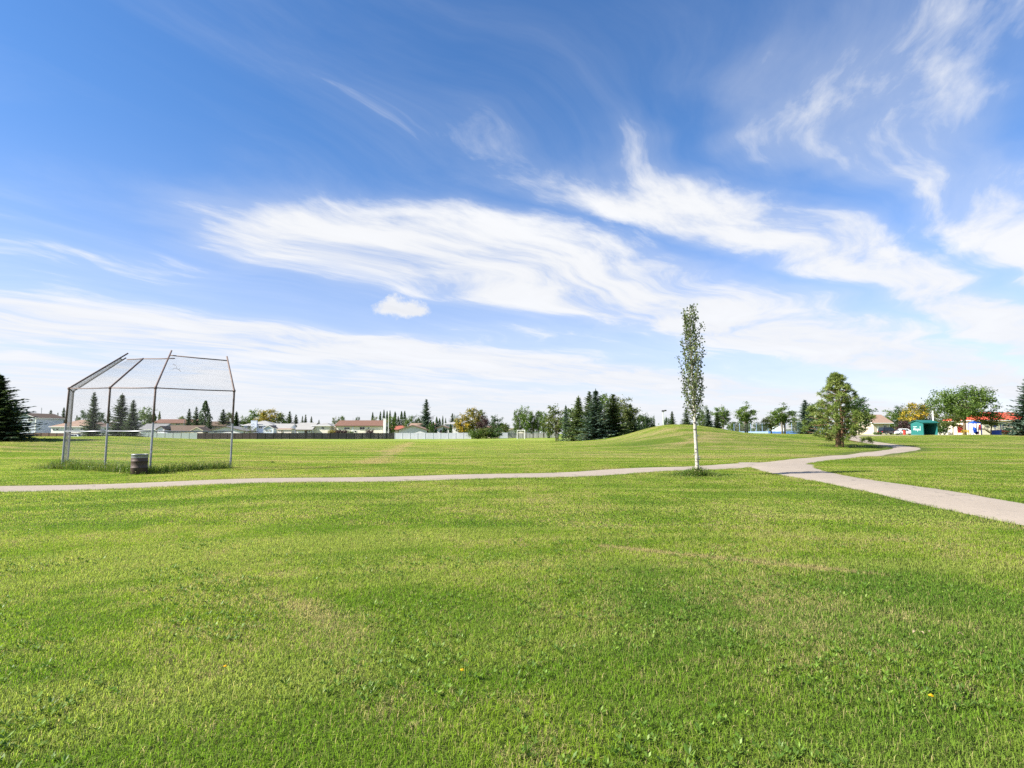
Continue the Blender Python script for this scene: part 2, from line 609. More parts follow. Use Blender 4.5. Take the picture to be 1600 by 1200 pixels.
def bark_white():
    m_, t, out = mat('pale_bark')
    pos = t.n('ShaderNodeTexCoord').outputs['Object']
    x, y, z = t.sep(pos)
    n1 = t.noise(t.xyz(t.m('MULTIPLY', x, 6.), t.m('MULTIPLY', y, 6.), t.m('MULTIPLY', z, 9.)), 1., 4, .65)
    n2 = t.noise(t.xyz(t.m('MULTIPLY', x, 3.), t.m('MULTIPLY', y, 3.), t.m('MULTIPLY', z, 26.)), 1., 3, .6)
    c = t.mix(t.step(n1, .53, .62), (.38, .36, .31), (.05, .045, .04))
    c = t.mix(t.m('MULTIPLY', t.step(n2, .55, .7), .5), c, (.22, .20, .16))
    p = t.n('ShaderNodeBsdfPrincipled')
    t.put(p.inputs['Base Color'], c)
    p.inputs['Roughness'].default_value = .8
    t.t.links.new(p.outputs[0], out.inputs[0])
    return m_


def glass_mat():
    m_, t, out = mat('window_glass')
    p = t.n('ShaderNodeBsdfPrincipled')
    p.inputs['Base Color'].default_value = (.02, .025, .03, 1)
    p.inputs['Roughness'].default_value = .06
    p.inputs['Specular IOR Level'].default_value = .6
    t.t.links.new(p.outputs[0], out.inputs[0])
    return m_


M = dict(
    soil=ground_mat(), grass=grass_mat(), path=path_mat(), glass=glass_mat(), birch=bark_white(),
    galv=plain('galvanised_steel', (.30, .31, .33), .45, .25, 2.5, .55, spec=.4),
    rust=plain('rusty_steel', (.16, .12, .105), .7, .35, 4., .2),
    wire=plain('zinc_wire', (.15, .155, .16), .8, .1, 3., .0, spec=.1),
    drum=plain('brown_drum_paint', (.075, .052, .042), .55, .35, 4., .1, bump=.2),
    tin=plain('bare_tin', (.42, .43, .46), .35, .25, 4., .7),
    bark=plain('brown_bark', (.16, .115, .08), .9, .4, 3., bump=.6, bscale=12),
    pinebark=plain('orange_bark', (.22, .13, .075), .9, .4, 3., bump=.6, bscale=12),
    greybark=plain('grey_bark', (.17, .15, .125), .9, .4, 3., bump=.6, bscale=12),
    spruce=leafmat('spruce_needles', (.048, .082, .036), (.11, .15, .065), .2, .8, .6),
    bluespruce=leafmat('blue_spruce_needles', (.06, .105, .075), (.13, .185, .135), .2, .8, .6),
    softspruce=leafmat('soft_spruce_needles', (.075, .115, .042), (.15, .19, .08), .25, .8, .6),
    pine=leafmat('pine_needles', (.115, .165, .035), (.23, .27, .07), .3, .6),
    green=leafmat('green_leaves', (.065, .115, .02), (.12, .175, .035), .35),
    dark=leafmat('dark_green_leaves', (.035, .075, .018), (.06, .105, .025), .3),
    olive=leafmat('olive_leaves', (.085, .115, .025), (.15, .17, .045), .35),
    yellow=leafmat('yellow_leaves', (.15, .15, .022), (.36, .25, .03), .35),
    gold=leafmat('gold_leaves', (.13, .14, .02), (.50, .33, .03), .35),
    plum=leafmat('plum_leaves', (.045, .022, .025), (.075, .04, .038), .25),
    poplar=leafmat('poplar_leaves', (.055, .085, .024), (.14, .17, .065), .3, .8, 1.2),
    cedar=leafmat('cedar_leaves', (.045, .095, .015), (.085, .15, .025), .15, .5),
    weed=leafmat('weed_leaves', (.085, .165, .018), (.17, .24, .04), .35, .7, 1.5),
    tallgrass=leafmat('tall_grass', (.10, .14, .03), (.22, .22, .08), .35, .7, 1.),
)
WALL = {k: siding('siding_' + k, c) for k, c in dict(
    bluegrey=(.42, .46, .54), white=(.72, .72, .70), cream=(.70, .65, .56), grey=(.44, .45, .46), palegrey=(.60, .61, .62),
    paleblue=(.55, .60, .70), tan=(.50, .43, .34), sand=(.68, .60, .49), peach=(.62, .50, .41)).items()}
ROOF = {k: shingle('shingle_' + k, c) for k, c in dict(
    brown=(.13, .095, .07), redbrown=(.165, .092, .066), tan=(.27, .185, .135), grey=(.20, .20, .195), pale=(.29, .285, .27),
    dark=(.085, .075, .065), red=(.62, .10, .055), brick=(.30, .10, .07)).items()}
TRIM = plain('white_trim', (.74, .74, .73), .5, .08)
TRIMB = plain('brown_trim', (.10, .07, .05), .6, .15)
TRIMC = plain('cream_trim', (.62, .55, .42), .6, .1)

# ------------------------------------------------------------------ the ground sheet
def spaced(a, b, d0, grow, dmax):
    out, x, dd = [a], a, d0
    while x < b:
        x += dd
        out.append(x)
        dd = min(dd * grow, dmax)
    return out


ys = [-600, -200, -60, -20, -8, -3] + spaced(-1.0, 40, .4, 1.0, .4) + spaced(41, 130, .9, 1.0, .9) + spaced(132, 3800, 3., 1.12, 400)
xr = spaced(.0, 30, .6, 1.0, .6) + spaced(31, 90, 1.2, 1.0, 1.2) + spaced(92, 4200, 4., 1.15, 500)
xs = sorted(set([-q for q in xr] + xr))
gx, gy = np.meshgrid(np.array(xs), np.array(ys))
gz = hgt(gx, gy)
nx_, ny_ = len(xs), len(ys)
co = np.stack([gx, gy, gz], -1).reshape(-1, 3)
ii = np.arange(nx_ * ny_).reshape(ny_, nx_)
fc = np.stack([ii[:-1, :-1], ii[:-1, 1:], ii[1:, 1:], ii[1:, :-1]], -1).reshape(-1, 4)
me = bpy.data.meshes.new('ground')
me.from_pydata(co.tolist(), [], fc.tolist())
me.materials.append(M['soil'])
me.polygons.foreach_set('use_smooth', [True] * len(me.polygons))
ground = link('ground', me)
ground['kind'] = 'structure'
ground['label'] = 'wide mown park lawn with a rounded knoll'


# ------------------------------------------------------------------ the footpaths
def catmull(P, n=10):
    P = [Vector((*p, 0)) if len(p) == 2 else Vector(p) for p in P]
    P = [P[0] * 2 - P[1]] + P + [P[-1] * 2 - P[-2]]
    out = []
    for i in range(1, len(P) - 2):
        for k in range(n):
            t = k / n
            a, b, c, e = P[i - 1], P[i], P[i + 1], P[i + 2]
            out.append(.5 * ((2 * b) + (c - a) * t + (2 * a - 5 * b + 4 * c - e) * t * t + (3 * b - a - 3 * c + e) * t ** 3))
    out.append(P[-2])
    return out


MAIN = [(-34, 12.6), (-24, 14.8), (-15.2, 16.9), (-8.6, 19.2), (0, 21.9), (5.6, 25), (12.1, 29.4), (21.6, 38.6), (31, 48), (36.6, 54),
        (40.3, 58.5), (42.2, 63.5), (43.6, 70), (45.4, 76), (48.5, 82), (54, 88), (62, 92.5), (75, 96)]
BRANCH = [(14.4, 31.4, 3.9), (13.0, 27.8, 3.0), (12.0, 24.0, 2.5), (11.3, 19.8, 2.3), (10.8, 15.8, 2.2), (10.2, 11.3, 2.2), (9.9, 7, 2.2), (9.8, 2, 2.2), (10, -6, 2.2), (10, -18, 2.2)]
main_c = [(p.x, p.y, 2.25) for p in catmull(MAIN, 12)]
branch_c = [(p.x, p.y, p.z) for p in catmull(BRANCH, 12)]


def ribbon(name, cl, lift, label):
    b = MB()
    vs, fs = [], []
    K = 5
    rng = random.Random(4)
    for i, (x, y, wd) in enumerate(cl):
        x0, y0, _ = cl[max(i - 1, 0)]
        x1, y1, _ = cl[min(i + 1, len(cl) - 1)]
        t = Vector((x1 - x0, y1 - y0)).normalized()
        n = Vector((t.y, -t.x))
        for k in range(K + 1):
            q = (k / K - .5) * wd
            e = (.11 * mnoise.noise((x * 1.7, y * 1.7, k)) if k in (0, K) else 0)
            px, py = x + n.x * (q + e), y + n.y * (q + e)
            crown = .012 * (1 - (2 * k / K - 1) ** 2)
            vs.append((px, py, H1(px, py) + lift + crown - (.03 if k in (0, K) else 0)))
    for i in range(len(cl) - 1):
        for k in range(K):
            a = i * (K + 1) + k
            fs.append((a, a + 1, a + K + 2, a + K + 1))
    b.add(vs, fs)
    o = b.build(name, M['path'], None, True)
    o['kind'] = 'structure'
    o['label'] = label
    return o


ribbon('footpath', main_c, .030, 'pale asphalt footpath curving across the lawn and up past the pine')
ribbon('footpath', branch_c, .036, 'pale asphalt footpath branching towards the viewer')
path_pts = np.array(main_c + branch_c)


def path_gap(x, y):
    """distance outside the path edge (negative on it)"""
    d = np.hypot(path_pts[:, 0] - x, path_pts[:, 1] - y) - path_pts[:, 2] / 2
    return float(d.min())

#PART3

# ------------------------------------------------------------------ fences
def board_panel(wd, h, mt, nb, picket=.012):
    b = MB()
    bw = wd / nb
    rng = random.Random(int(h * 100) + nb)
    for k in range(nb):
        t_ = rng.uniform(-.008, .008)
        b.box(k * bw + picket / 2, (k + 1) * bw - picket / 2, -.012 + t_, .012 + t_, .04, h + rng.uniform(-.02, .02))
    b.box(0, wd, .015, .06, .35, .45)
    b.box(0, wd, .015, .06, h - .45, h - .35)
    return b.mesh('panel', mt)


def fence(label, px0, px1, Y, h, mt, post_mt, nb=14, Y1=None, name='board_fence', step=2.4, cap=None):
    Y1 = Y1 or Y
    a = Vector((wx(px0, Y), Y))
    e = Vector((wx(px1, Y1), Y1))
    L = (e - a).length
    n = max(1, round(L / step))
    wd = L / n
    ang = math.atan2(e.y - a.y, e.x - a.x)
    root = thing(name, label, 'fence', (a.x, a.y, 0), ang)
    pm = board_panel(wd - .1, h, mt, nb)
    pb = MB().box(-.05, .05, -.06, .05, -.4, h + .05)
    if cap:
        pb.add([(-.07, -.08, h + .05), (.07, -.08, h + .05), (.07, .07, h + .05), (-.07, .07, h + .05), (0, -.005, h + .13)],
               [(0, 1, 4), (1, 2, 4), (2, 3, 4), (3, 0, 4), (3, 2, 1, 0)])
    po = pb.mesh('post', post_mt)
    for k in range(n + 1):
        q = a + (e - a) * (k / n)
        z = H1(q.x, q.y)
        o = link('post', po, root)
        o.location = (k * wd, 0, z)
        if k < n:
            q2 = a + (e - a) * ((k + .5) / n)
            o = link('panel', pm, root)
            o.location = (k * wd + .05, 0, H1(q2.x, q2.y))
    return root


FB = dict(brown=plain('brown_boards', (.135, .085, .062), .85, .3, 1.2), black=plain('charcoal_boards', (.016, .017, .018), .8, .3, 1.2),
          dark=plain('dark_brown_boards', (.045, .035, .033), .85, .3, 1.2), teal=plain('pale_green_boards', (.33, .38, .37), .7, .15, 1.2),
          white=plain('white_boards', (.50, .51, .58), .6, .12, 1.), grey=plain('weathered_boards', (.30, .30, .29), .85, .3, 1.2))
fence('brown board fence behind the grassy rise, below the blue-grey house', 18, 128, 168, 1.85, FB['brown'], FB['dark'])
fence('long weathered board fence running behind the three spruces by the rise', 130, 222, 172, 1.75, FB['grey'], FB['grey'])
fence('pale green board fence seen through the backstop mesh', 222, 310, 174, 1.85, FB['teal'], FB['grey'])
fence('dark brown board fence between the pale green fence and the black one', 310.5, 403, 174, 1.85, FB['dark'], FB['dark'])
fence('long charcoal black board fence below the row of white and cream houses', 403.5, 617, 174, 1.88, FB['black'], FB['black'])
fence('white board fence below the wide garage gable and the cedars', 617.5, 736, 174, 1.88, FB['white'], FB['white'], cap=True)
fence('short white board fence to one side of the big hedge', 780, 793, 176, 1.75, FB['white'], FB['white'])
fence('grey board fence behind the white goal', 793.5, 872, 178, 1.55, FB['grey'], FB['grey'])


# ------------------------------------------------------------------ houses
def win(root, x0, x1, z0, z1, y=-.04, face='f', trim=TRIM, mull=1):
    """a window with frame and pane on the front face (or on the side face at x = y)"""
    fr = MB()
    b = .09
    x0, x1 = x0 + .001, x1 - .001

    def bx(m_, u0, u1, w0, w1, d0, d1):
        if face == 'f':
            m_.box(u0, u1, y + d0, y + d1, w0, w1)
        else:
            m_.box(y - d1, y - d0, u0, u1, w0, w1)
    bx(fr, x0, x0 + b, z0, z1, -.05, .05)
    bx(fr, x1 - b, x1, z0, z1, -.05, .05)
    bx(fr, x0 + b, x1 - b, z0, z0 + b, -.06, .05)
    bx(fr, x0 + b, x1 - b, z1 - b, z1, -.05, .05)
    for k in range(mull):
        xm = x0 + (x1 - x0) * (k + 1) / (mull + 1)
        bx(fr, xm - .035, xm + .035, z0 + b, z1 - b, -.04, .05)
    f = fr.build('window', trim, root)
    p = MB()
    bx(p, x0 + b, x1 - b, z0 + b, z1 - b, -.005, .03)
    p.build('pane', M['glass'], f)


def house(label, px0, px1, Y, eave, ridge, depth, axis, wall, roof, trim=TRIM, over=.45, wins=(), doors=(), chim=None, name='house',
          cat='house', base=None, vent=None, hipk=.95):
    x0, x1 = wx(px0, Y), wx(px1, Y)
    xm, wd = (x0 + x1) / 2, x1 - x0
    g = H1(xm, Y) if base is None else base
    root = thing(name, label, cat, (xm, Y, g))
    ze, zr = wz(eave, Y) - g, wz(ridge, Y) - g - .16
    hw, o = wd / 2, over
    z0 = -.4
    W = MB()
    if axis == 'X':
        sl = (zr - ze) / (depth / 2)
        W.prism([(0, z0), (depth, z0), (depth, ze - .03), (depth / 2, zr - .03), (0, ze - .03)], 'x', -hw, hw)
        e0 = ze - o * sl
        Rf = MB().prism([(-o, e0), (depth / 2, zr), (depth + o, e0), (depth + o, e0 + .16), (depth / 2, zr + .16), (-o, e0 + .16)], 'x', -hw - o, hw + o)
        Fa = MB().box(-hw - o, hw + o, -o - .05, -o - .003, e0 - .05, e0 + .12)
        for sx in (-1, 1):
            xa = sx * (hw + o)
            Fa.prism([(-o, e0 - .04), (depth / 2, zr - .04), (depth + o, e0 - .04), (depth + o, e0 + .11), (depth / 2, zr + .11), (-o, e0 + .11)], 'x',
                     xa + .003 * sx, xa + .05 * sx)
    elif axis == 'Y':
        sl = (zr - ze) / hw
        W.prism([(-hw, z0), (hw, z0), (hw, ze - .03), (0, zr - .03), (-hw, ze - .03)], 'y', 0, depth)
        e0 = ze - o * sl
        Rf = MB().prism([(-hw - o, e0), (0, zr), (hw + o, e0), (hw + o, e0 + .16), (0, zr + .16), (-hw - o, e0 + .16)], 'y', -o, depth + o)
        Fa = MB().prism([(-hw - o, e0 - .05), (0, zr - .05), (hw + o, e0 - .05), (hw + o, e0 + .11), (0, zr + .11), (-hw - o, e0 + .11)], 'y', -o - .05, -o - .003)
        for sx in (-1, 1):
            Fa.box(*sorted((sx * (hw + o + .003), sx * (hw + o + .05))), -o, depth + o, e0 - .05, e0 + .12)
    else:
        W.box(-hw, hw, 0, depth, z0, ze - .03)
        hp = min(depth / 2, hw) * hipk
        e0 = ze - .05
        vs = [(-hw - o, -o, e0), (hw + o, -o, e0), (hw + o, depth + o, e0), (-hw - o, depth + o, e0)]
        vs += [(a, b_, e0 + .17) for a, b_, _ in vs]
        vs += [(-hw + hp, depth / 2, zr + .16), (hw - hp, depth / 2, zr + .16)]
        Rf = MB().add(vs, [(3, 2, 1, 0), (0, 1, 5, 4), (1, 2, 6, 5), (2, 3, 7, 6), (3, 0, 4, 7), (4, 5, 9, 8), (5, 6, 9), (6, 7, 8, 9), (7, 4, 8)])
        Fa = MB().box(-hw - o, hw + o, -o - .05, -o - .003, e0 - .03, e0 + .15).box(-hw - o - .05, -hw - o - .003, -o, depth + o, e0 - .03, e0 + .15)
        Fa.box(hw + o + .003, hw + o + .05, -o, depth + o, e0 - .03, e0 + .15)
    W.build('wall', wall, root)
    ro = Rf.build('roof', roof, root)
    Fa.build('fascia', trim, root)
    if axis != 'H':
        for sx in (-1, 1):
            MB().box(sx * hw - .09 + .02 * sx, sx * hw + .09 + .02 * sx, -.03, .12, z0, ze - .1).build('corner_trim', trim, root)
    for q in wins:
        win(root, wx(q[0], Y) - xm, wx(q[1], Y) - xm, wz(q[3], Y) - g, wz(q[2], Y) - g, trim=trim if trim is not TRIMB else TRIM, mull=q[4] if len(q) > 4 else 1)
    for q in doors:
        dm = q[4] if len(q) > 4 else TRIMB
        MB().box(wx(q[0], Y) - xm, wx(q[1], Y) - xm, -.06, .02, 0, wz(q[2], Y) - g).build('door', dm, root)
    if chim:
        a0, a1, top, inner, cm = chim
        ya = depth / 2 - .5 if inner else -.7
        c_ = MB().box(wx(a0, Y) - xm, wx(a1, Y) - xm, ya, ya + (1. if inner else .69), z0 if not inner else ze, wz(top, Y) - g)
        c_.box(wx(a0, Y) - xm - .06, wx(a1, Y) - xm + .06, ya - .06, ya + (1.06 if inner else .64), wz(top, Y) - g, wz(top, Y) - g + .12)
        c_.build('chimney', cm, root if not inner else ro)
    if vent:
        zt = wz(vent[1], Y) - g
        MB().tube([(wx(vent[0], Y) - xm, depth / 2, zr - .2), (wx(vent[0], Y) - xm, depth / 2, zt)], .07, 6).build('vent_pipe', M['tin'], ro)
    return root


L_, RF = WALL, ROOF
house('two-storey blue-grey house with white corner trim and brown roof behind brown fence', 22, 57, 176, 652.5, 645, 11, 'Y', L_['bluegrey'], RF['brown'],
      wins=[(27, 30.5, 655, 658.5, 0), (31.5, 35, 655, 658.5, 0), (45, 54, 654.5, 658.6, 1), (46.5, 50, 669.5, 675, 0)])
house('grey upper house showing past the left spruce, with pale roof', -14, 14, 186, 661, 650, 9, 'Y', L_['palegrey'], RF['pale'])
house('low white bungalow with tan hipped roof beside the blue-grey house', 82, 150, 172.5, 667, 655.5, 10, 'H', L_['white'], RF['tan'],
      wins=[(84.5, 88, 669.5, 672.4, 0), (90, 94, 669.5, 672.4, 0), (110, 113, 669.5, 672.4, 0), (114.5, 117, 669.5, 672.4, 0), (128, 134, 669, 673, 1)])
house('grey gabled house between the spruces behind the backstop', 163, 199, 184, 667, 656, 10, 'Y', L_['grey'], RF['grey'], wins=[(178, 184, 667, 671)])
house('low house with light grey roof and a small white gable behind pale green fence', 219, 252, 184, 670.5, 661.5, 9, 'X', L_['white'], RF['grey'],
      wins=[(226, 231, 672, 675)])
house('small white gable wing with dark roof edge behind pale green fence', 247, 259, 180, 670, 665.5, 6, 'Y', L_['palegrey'], RF['dark'], TRIMB, .3)
house('long brown-roofed house standing back behind the lower roofs', 240, 305, 214, 661, 654.5, 10, 'X', L_['tan'], RF['redbrown'], TRIMB,
      wins=[(244, 258, 661.5, 664, 3), (275, 284, 661.5, 664, 1)])
house('low brown-roofed garage with cream gable above pale green fence', 260, 311, 182, 673, 664.5, 7, 'X', L_['cream'], RF['brown'], TRIMC,
      name='garage', cat='garage')
house('cream gabled shed at the end of the brown-roofed garage', 302, 318, 179.5, 672, 667, 5, 'Y', L_['cream'], RF['brown'], TRIMC, .35, name='garage', cat='garage')
house('dark-roofed house tucked between garage and tall conifers', 316, 352, 204, 665, 658, 9, 'X', L_['sand'], RF['brown'], TRIMB)
house('wide pale grey garage gable with dark roof edge above dark brown fence', 326, 383, 181, 673.5, 665.5, 8, 'Y', L_['palegrey'], RF['grey'], TRIMB, .5,
      name='garage', cat='garage', wins=[(336, 341, 674, 676.5)])
house('pale blue house with hipped white roof and blue chimney', 382, 426, 190, 664.6, 656.8, 10, 'H', L_['paleblue'], RF['pale'],
      wins=[(387.5, 393, 665.5, 669.5), (405.5, 411, 665.5, 669.5)], chim=(394.5, 403.5, 657.5, False, L_['paleblue']))
house('pale blue low wing with sloping white roof joined to chimney house', 424, 452, 189, 670.5, 661.5, 9, 'X', L_['paleblue'], RF['pale'],
      wins=[(427, 433, 672, 675)])
house('small pale blue porch with dark gable on the chimney house', 414, 428, 186, 669, 664.3, 3.5, 'Y', L_['paleblue'], RF['dark'], TRIM, .3,
      wins=[(416, 420, 671, 674), (421.5, 424.5, 671, 674)])
house('little cream shed with flat-pitched roof right behind the black fence', 434.5, 456, 177, 671.2, 669.2, 3, 'X', L_['cream'], RF['tan'], TRIMC, .2,
      wins=[(440.5, 443.5, 672.5, 675.5, 0)], name='garden_shed', cat='shed')
house('pale-roofed bungalow set back behind the cream shed', 448, 474, 196, 671, 662, 10, 'X', L_['palegrey'], RF['pale'])
house('white garage with pale roof and dark side door above black fence', 464, 488, 185, 671, 660, 9, 'X', L_['white'], RF['pale'], TRIMB, .4,
      doors=[(477, 481.5, 672.8, 0)], wins=[(483, 486.5, 672, 676)], name='garage', cat='garage')
house('cream stucco house with pale hipped roof and peach end wall', 490, 516, 187, 665.5, 660, 10, 'H', L_['cream'], RF['pale'],
      wins=[(503, 508, 667, 671)])
house('peach stucco end of the cream hipped house', 516.5, 524, 189, 666.5, 663, 7, 'X', L_['peach'], RF['pale'], TRIM, .2, wins=[(519, 522, 667.5, 671)])
house('long cream bi-level house with red-brown roof and white end chimney', 526, 599, 188, 665, 656.2, 10, 'X', L_['cream'], RF['redbrown'], TRIMB, .5,
      wins=[(538.5, 547.5, 667.5, 671.5, 2), (562.5, 571, 667, 672, 1), (575, 578, 667.5, 670.5, 0), (554.5, 558, 672.5, 676, 0)],
      doors=[(550.5, 553.5, 666.5, 0, TRIM)], chim=(600, 604, 654.2, False, L_['white']), vent=(545.5, 652))
house('brick-red roof glimpsed behind the poplars left of the garage gable', 602, 630, 216, 671, 664, 9, 'X', L_['tan'], RF['brick'], TRIMB)
house('wide white garage gable with brown roof edge behind white fence', 623, 668, 180, 671.8, 664, 9, 'Y', L_['palegrey'], RF['tan'], TRIMB, .7, name='garage', cat='garage')
house('tan-roofed house directly behind the wide garage gable', 640, 676, 197, 668.5, 660.8, 10, 'X', L_['palegrey'], RF['tan'], TRIMB)
house('small white gabled house with dark door between the cedars', 682, 702, 183, 669.2, 664.8, 8, 'Y', L_['white'], RF['tan'], TRIMB, .5,
      doors=[(688, 691, 672, 0, TRIMB)])
house('bright white two-level house beside the yellow tree', 696, 719, 201, 662.5, 658.6, 9, 'H', L_['white'], RF['pale'], wins=[(709, 713, 665, 669)])
house('tan roofed house half hidden behind the plum tree and hedge', 762, 784, 196, 670.5, 665, 9, 'X', L_['sand'], RF['tan'], TRIMC)
house('cream gabled house behind the white goal', 793, 818, 190, 672.5, 667.3, 9, 'Y', L_['cream'], RF['tan'], TRIMC, .5)
house('pale low house seen under the leafy trees right of the goal', 818, 842, 200, 673, 668.5, 9, 'X', L_['white'], RF['grey'])

h_ = house('white sided house with orange-brown roof beyond the pine', 1363, 1388, 158, 659.5, 647, 9, 'X', L_['tan'], RF['tan'], TRIM, .8,
           wins=[(1378, 1384, 664, 669)], doors=[(1369, 1372.5, 666.5, 0, TRIM)])
h_ = house('cream hall with bright red hipped roof behind the playground', 1530, 1650, 150, 657, 642.5, 14, 'H', L_['sand'], RF['red'], TRIM, .6, hipk=.75,
           wins=[(1548, 1556, 662, 668), (1580, 1588, 662, 668)], name='hall', cat='building')
house('far low white building past the court fence', 1226, 1262, 190, 670, 664, 10, 'X', L_['paleblue'], RF['pale'])
house('far grey-roofed bungalow behind the parked white cars', 1464, 1492, 190, 673, 666, 9, 'X', L_['white'], RF['grey'])

# ------------------------------------------------------------------ the green shed with scrawled paint
Ys = 97.
g0 = H1(wx(1436, Ys), Ys)
SHED = plain('teal_panel', (.025, .15, .14), .45, .12, 2.)
SHEDR = plain('teal_roof_metal', (.012, .13, .105), .4, .12, 2.)
root = thing('park_shed', 'small teal green metal shed with white scrawl on its end wall', 'shed', (wx(1440.5, Ys), Ys, g0))
ws = wx(1463, Ys) - wx(1440.5, Ys)
hs, hr, dp = wz(660.5, Ys) - g0, wz(656.2, Ys) - g0, 3.0
for xa in (0., ws - .06):
    MB().prism([(0, -.2), (dp, -.2), (dp, hs), (dp / 2, hr - .1), (0, hs)], 'x', xa, xa + .06).build('end_wall', SHED, root)
MB().box(.06, ws - .06, dp - .06, dp, -.2, hs - .02).build('back_wall', SHED, root)
MB().box(.06, ws - .06, .02, .1, hs - .22, hs - .03).build('front_beam', SHEDR, root)
MB().box(.06, ws - .06, .06, dp - .06, -.2, .04).build('floor', plain('shed_floor', (.12, .11, .10), .9, .2), root)
o_ = .22
MB().prism([(-o_, hs - .04), (dp / 2, hr - .06), (dp + o_, hs - .04), (dp + o_, hs + .03), (dp / 2, hr + .02), (-o_, hs + .03)], 'x', -.2, ws + .2).build('roof', SHEDR, root)
for k in range(5):
    xk = .06 + (ws - .12) * (k + .5) / 5
    MB().box(xk - ws * .085, xk + ws * .085, dp - .10, dp - .063, .05, hs - .12).build('panel', SHEDR, root)
MB().box(-.03, .06, -.05, .05, -.1, hs - .05).build('corner_post', SHED, root)
scr = MB()
# loose script painted on the end wall (x = 0 plane, seen from the left); letters as flat brush strokes
strokes = [[(.1, .15), (.2, .55), (.3, .6), (.22, .3), (.34, .2)], [(.45, .75), (.42, .1), (.47, .4), (.58, .42), (.6, .12)], [(.72, .42), (.66, .2), (.78, .15), (.82, .42), (.8, .12)],
           [(.95, .4), (.95, -.12)], [(.95, .4), (1.08, .35), (1.06, .18), (.96, .15)], [(1.2, .45), (1.17, .15), (1.3, .12), (1.34, .42), (1.32, .12)], [(1.5, .95), (1.46, .1), (1.58, .14)],
           [(.05, .85), (.3, .8), (.55, .88), (.85, .8)]]
for st in strokes:
    pts = [(-.012, dp - .55 - q * 1.2, .75 + z * .85) for q, z in st]
    scr.tube(pts, .035, 4)
scr.build('painted_scrawl', plain('white_spray_paint', (.75, .76, .78), .6, .1), root)

# ------------------------------------------------------------------ cars
TYRE = plain('tyre_rubber', (.02, .02, .021), .85, .1)
RIM = plain('wheel_rim', (.4, .4, .42), .35, .1, metal=.6)
LAMP = plain('lamp_lens', (.7, .7, .68), .2, .05)


def paint(name, c):
    return plain(name, c, .25, .05, .5, spec=.6)


def car(label, px, Y, rz, pm, L=4.4, Wd=1.78, hh=1.48, suv=False, dz=0.):
    x = wx(px, Y)
    root = thing('parked_car', label, 'car', (x, Y, H1(x, Y) + dz), rz)
    hl = L / 2
    belt = .88 if not suv else 1.0
    lower = [(-hl, .35), (-hl + .05, .7), (-hl + .25, belt - .02), (-hl + .9, belt), (hl - 1.3, belt), (hl - .15, belt - .18), (hl, .62), (hl - .02, .32)]
    b = MB().prism(lower, 'y', -Wd / 2, Wd / 2)
    cab = [(-hl + (.5 if not suv else .15), belt), (-hl + (1.05 if not suv else .4), hh - .03), (-hl + 1.5, hh), (hl - 2.1, hh), (hl - 1.75, hh - .04), (hl - 1.05, belt)]
    n = len(cab)
    vs = [(a, -Wd / 2 + .03 + .17 * (z - belt) / (hh - belt), z) for a, z in cab] + [(a, Wd / 2 - .03 - .17 * (z - belt) / (hh - belt), z) for a, z in cab]
    b.add(vs, [tuple(range(n)), tuple(range(n, 2 * n))[::-1]] + [(k, (k + 1) % n, n + (k + 1) % n, n + k) for k in range(n)])
    b.build('body', pm, root)
    for s in (-1, 1):
        for (a0, a1) in ((cab[0][0] + .45, -.12), (-.04, cab[-1][0] - .42)):
            zt = hh - .12
            yb, yt = s * (Wd / 2 - .03 + .004), s * (Wd / 2 - .165)
            q = [(a0, yb, belt + .03), (a1, yb, belt + .03), (min(a1, cab[4][0] - .05), yt + .012 * s, zt), (max(a0, cab[1][0] + .12), yt + .012 * s, zt)]
            MB().add(q, [(0, 1, 2, 3)]).build('side_window', M['glass'], root)
    q = [(cab[-1][0] + .01, -.74, belt + .03), (cab[-1][0] + .01, .74, belt + .03), (cab[4][0] + .03, .6, hh - .06), (cab[4][0] + .03, -.6, hh - .06)]
    MB().add(q, [(0, 1, 2, 3)]).build('windscreen', M['glass'], root)
    q = [(cab[0][0] - .01, -.7, belt + .05), (cab[0][0] - .01, .7, belt + .05), (cab[1][0] - .03, .58, hh - .08), (cab[1][0] - .03, -.58, hh - .08)]
    MB().add(q, [(0, 1, 2, 3)]).build('rear_window', M['glass'], root)
    for sx in (-hl + .85, hl - .9):
        for s in (-1, 1):
            y1 = s * (Wd / 2 - .1)
            o = MB().tube([(sx, y1 - .1, .32), (sx, y1 + .12 * s + (.1 if s < 0 else 0) * 0, .32)], .32, 14).build('wheel', TYRE, root)
            MB().tube([(sx, y1 + .115 * s, .32), (sx, y1 + .135 * s, .32)], .2, 10).build('rim', RIM, o)
    for s in (-1, 1):
        MB().box(hl - .12, hl + .012, s * .62 - .17, s * .62 + .17, .58, .70).build('headlight', LAMP, root)
        MB().box(-hl - .012, -hl + .1, s * .66 - .13, s * .66 + .13, .62, .8).build('tail_light', paint_red, root)
    return root


paint_red = paint('red_lens', (.35, .02, .02))
WHITEP, BLACKP, SILVP = paint('white_car_paint', (.72, .73, .74)), paint('black_car_paint', (.015, .015, .017)), paint('silver_car_paint', (.45, .46, .48))
car('white car parked behind the grassy rise, seen through the backstop', 122, 158, R(8), WHITEP, dz=.1)
car('black high car parked beside the orange-brown roofed house', 1386, 140, R(8), BLACKP, 4.5, 1.85, 1.8, True)
car('white car with dark windows partly hidden by the teal shed', 1412, 138, R(-15), WHITEP, 4.2)
car('silver car in the street just past the teal shed', 1470, 160, R(4), SILVP)
car('white van-like car behind the small green tree by the shed', 1486, 172, R(4), WHITEP, 4.7, 1.85, 1.85, True)
car('white car showing above the pale green fence', 262, 179, R(2), WHITEP, dz=.5)

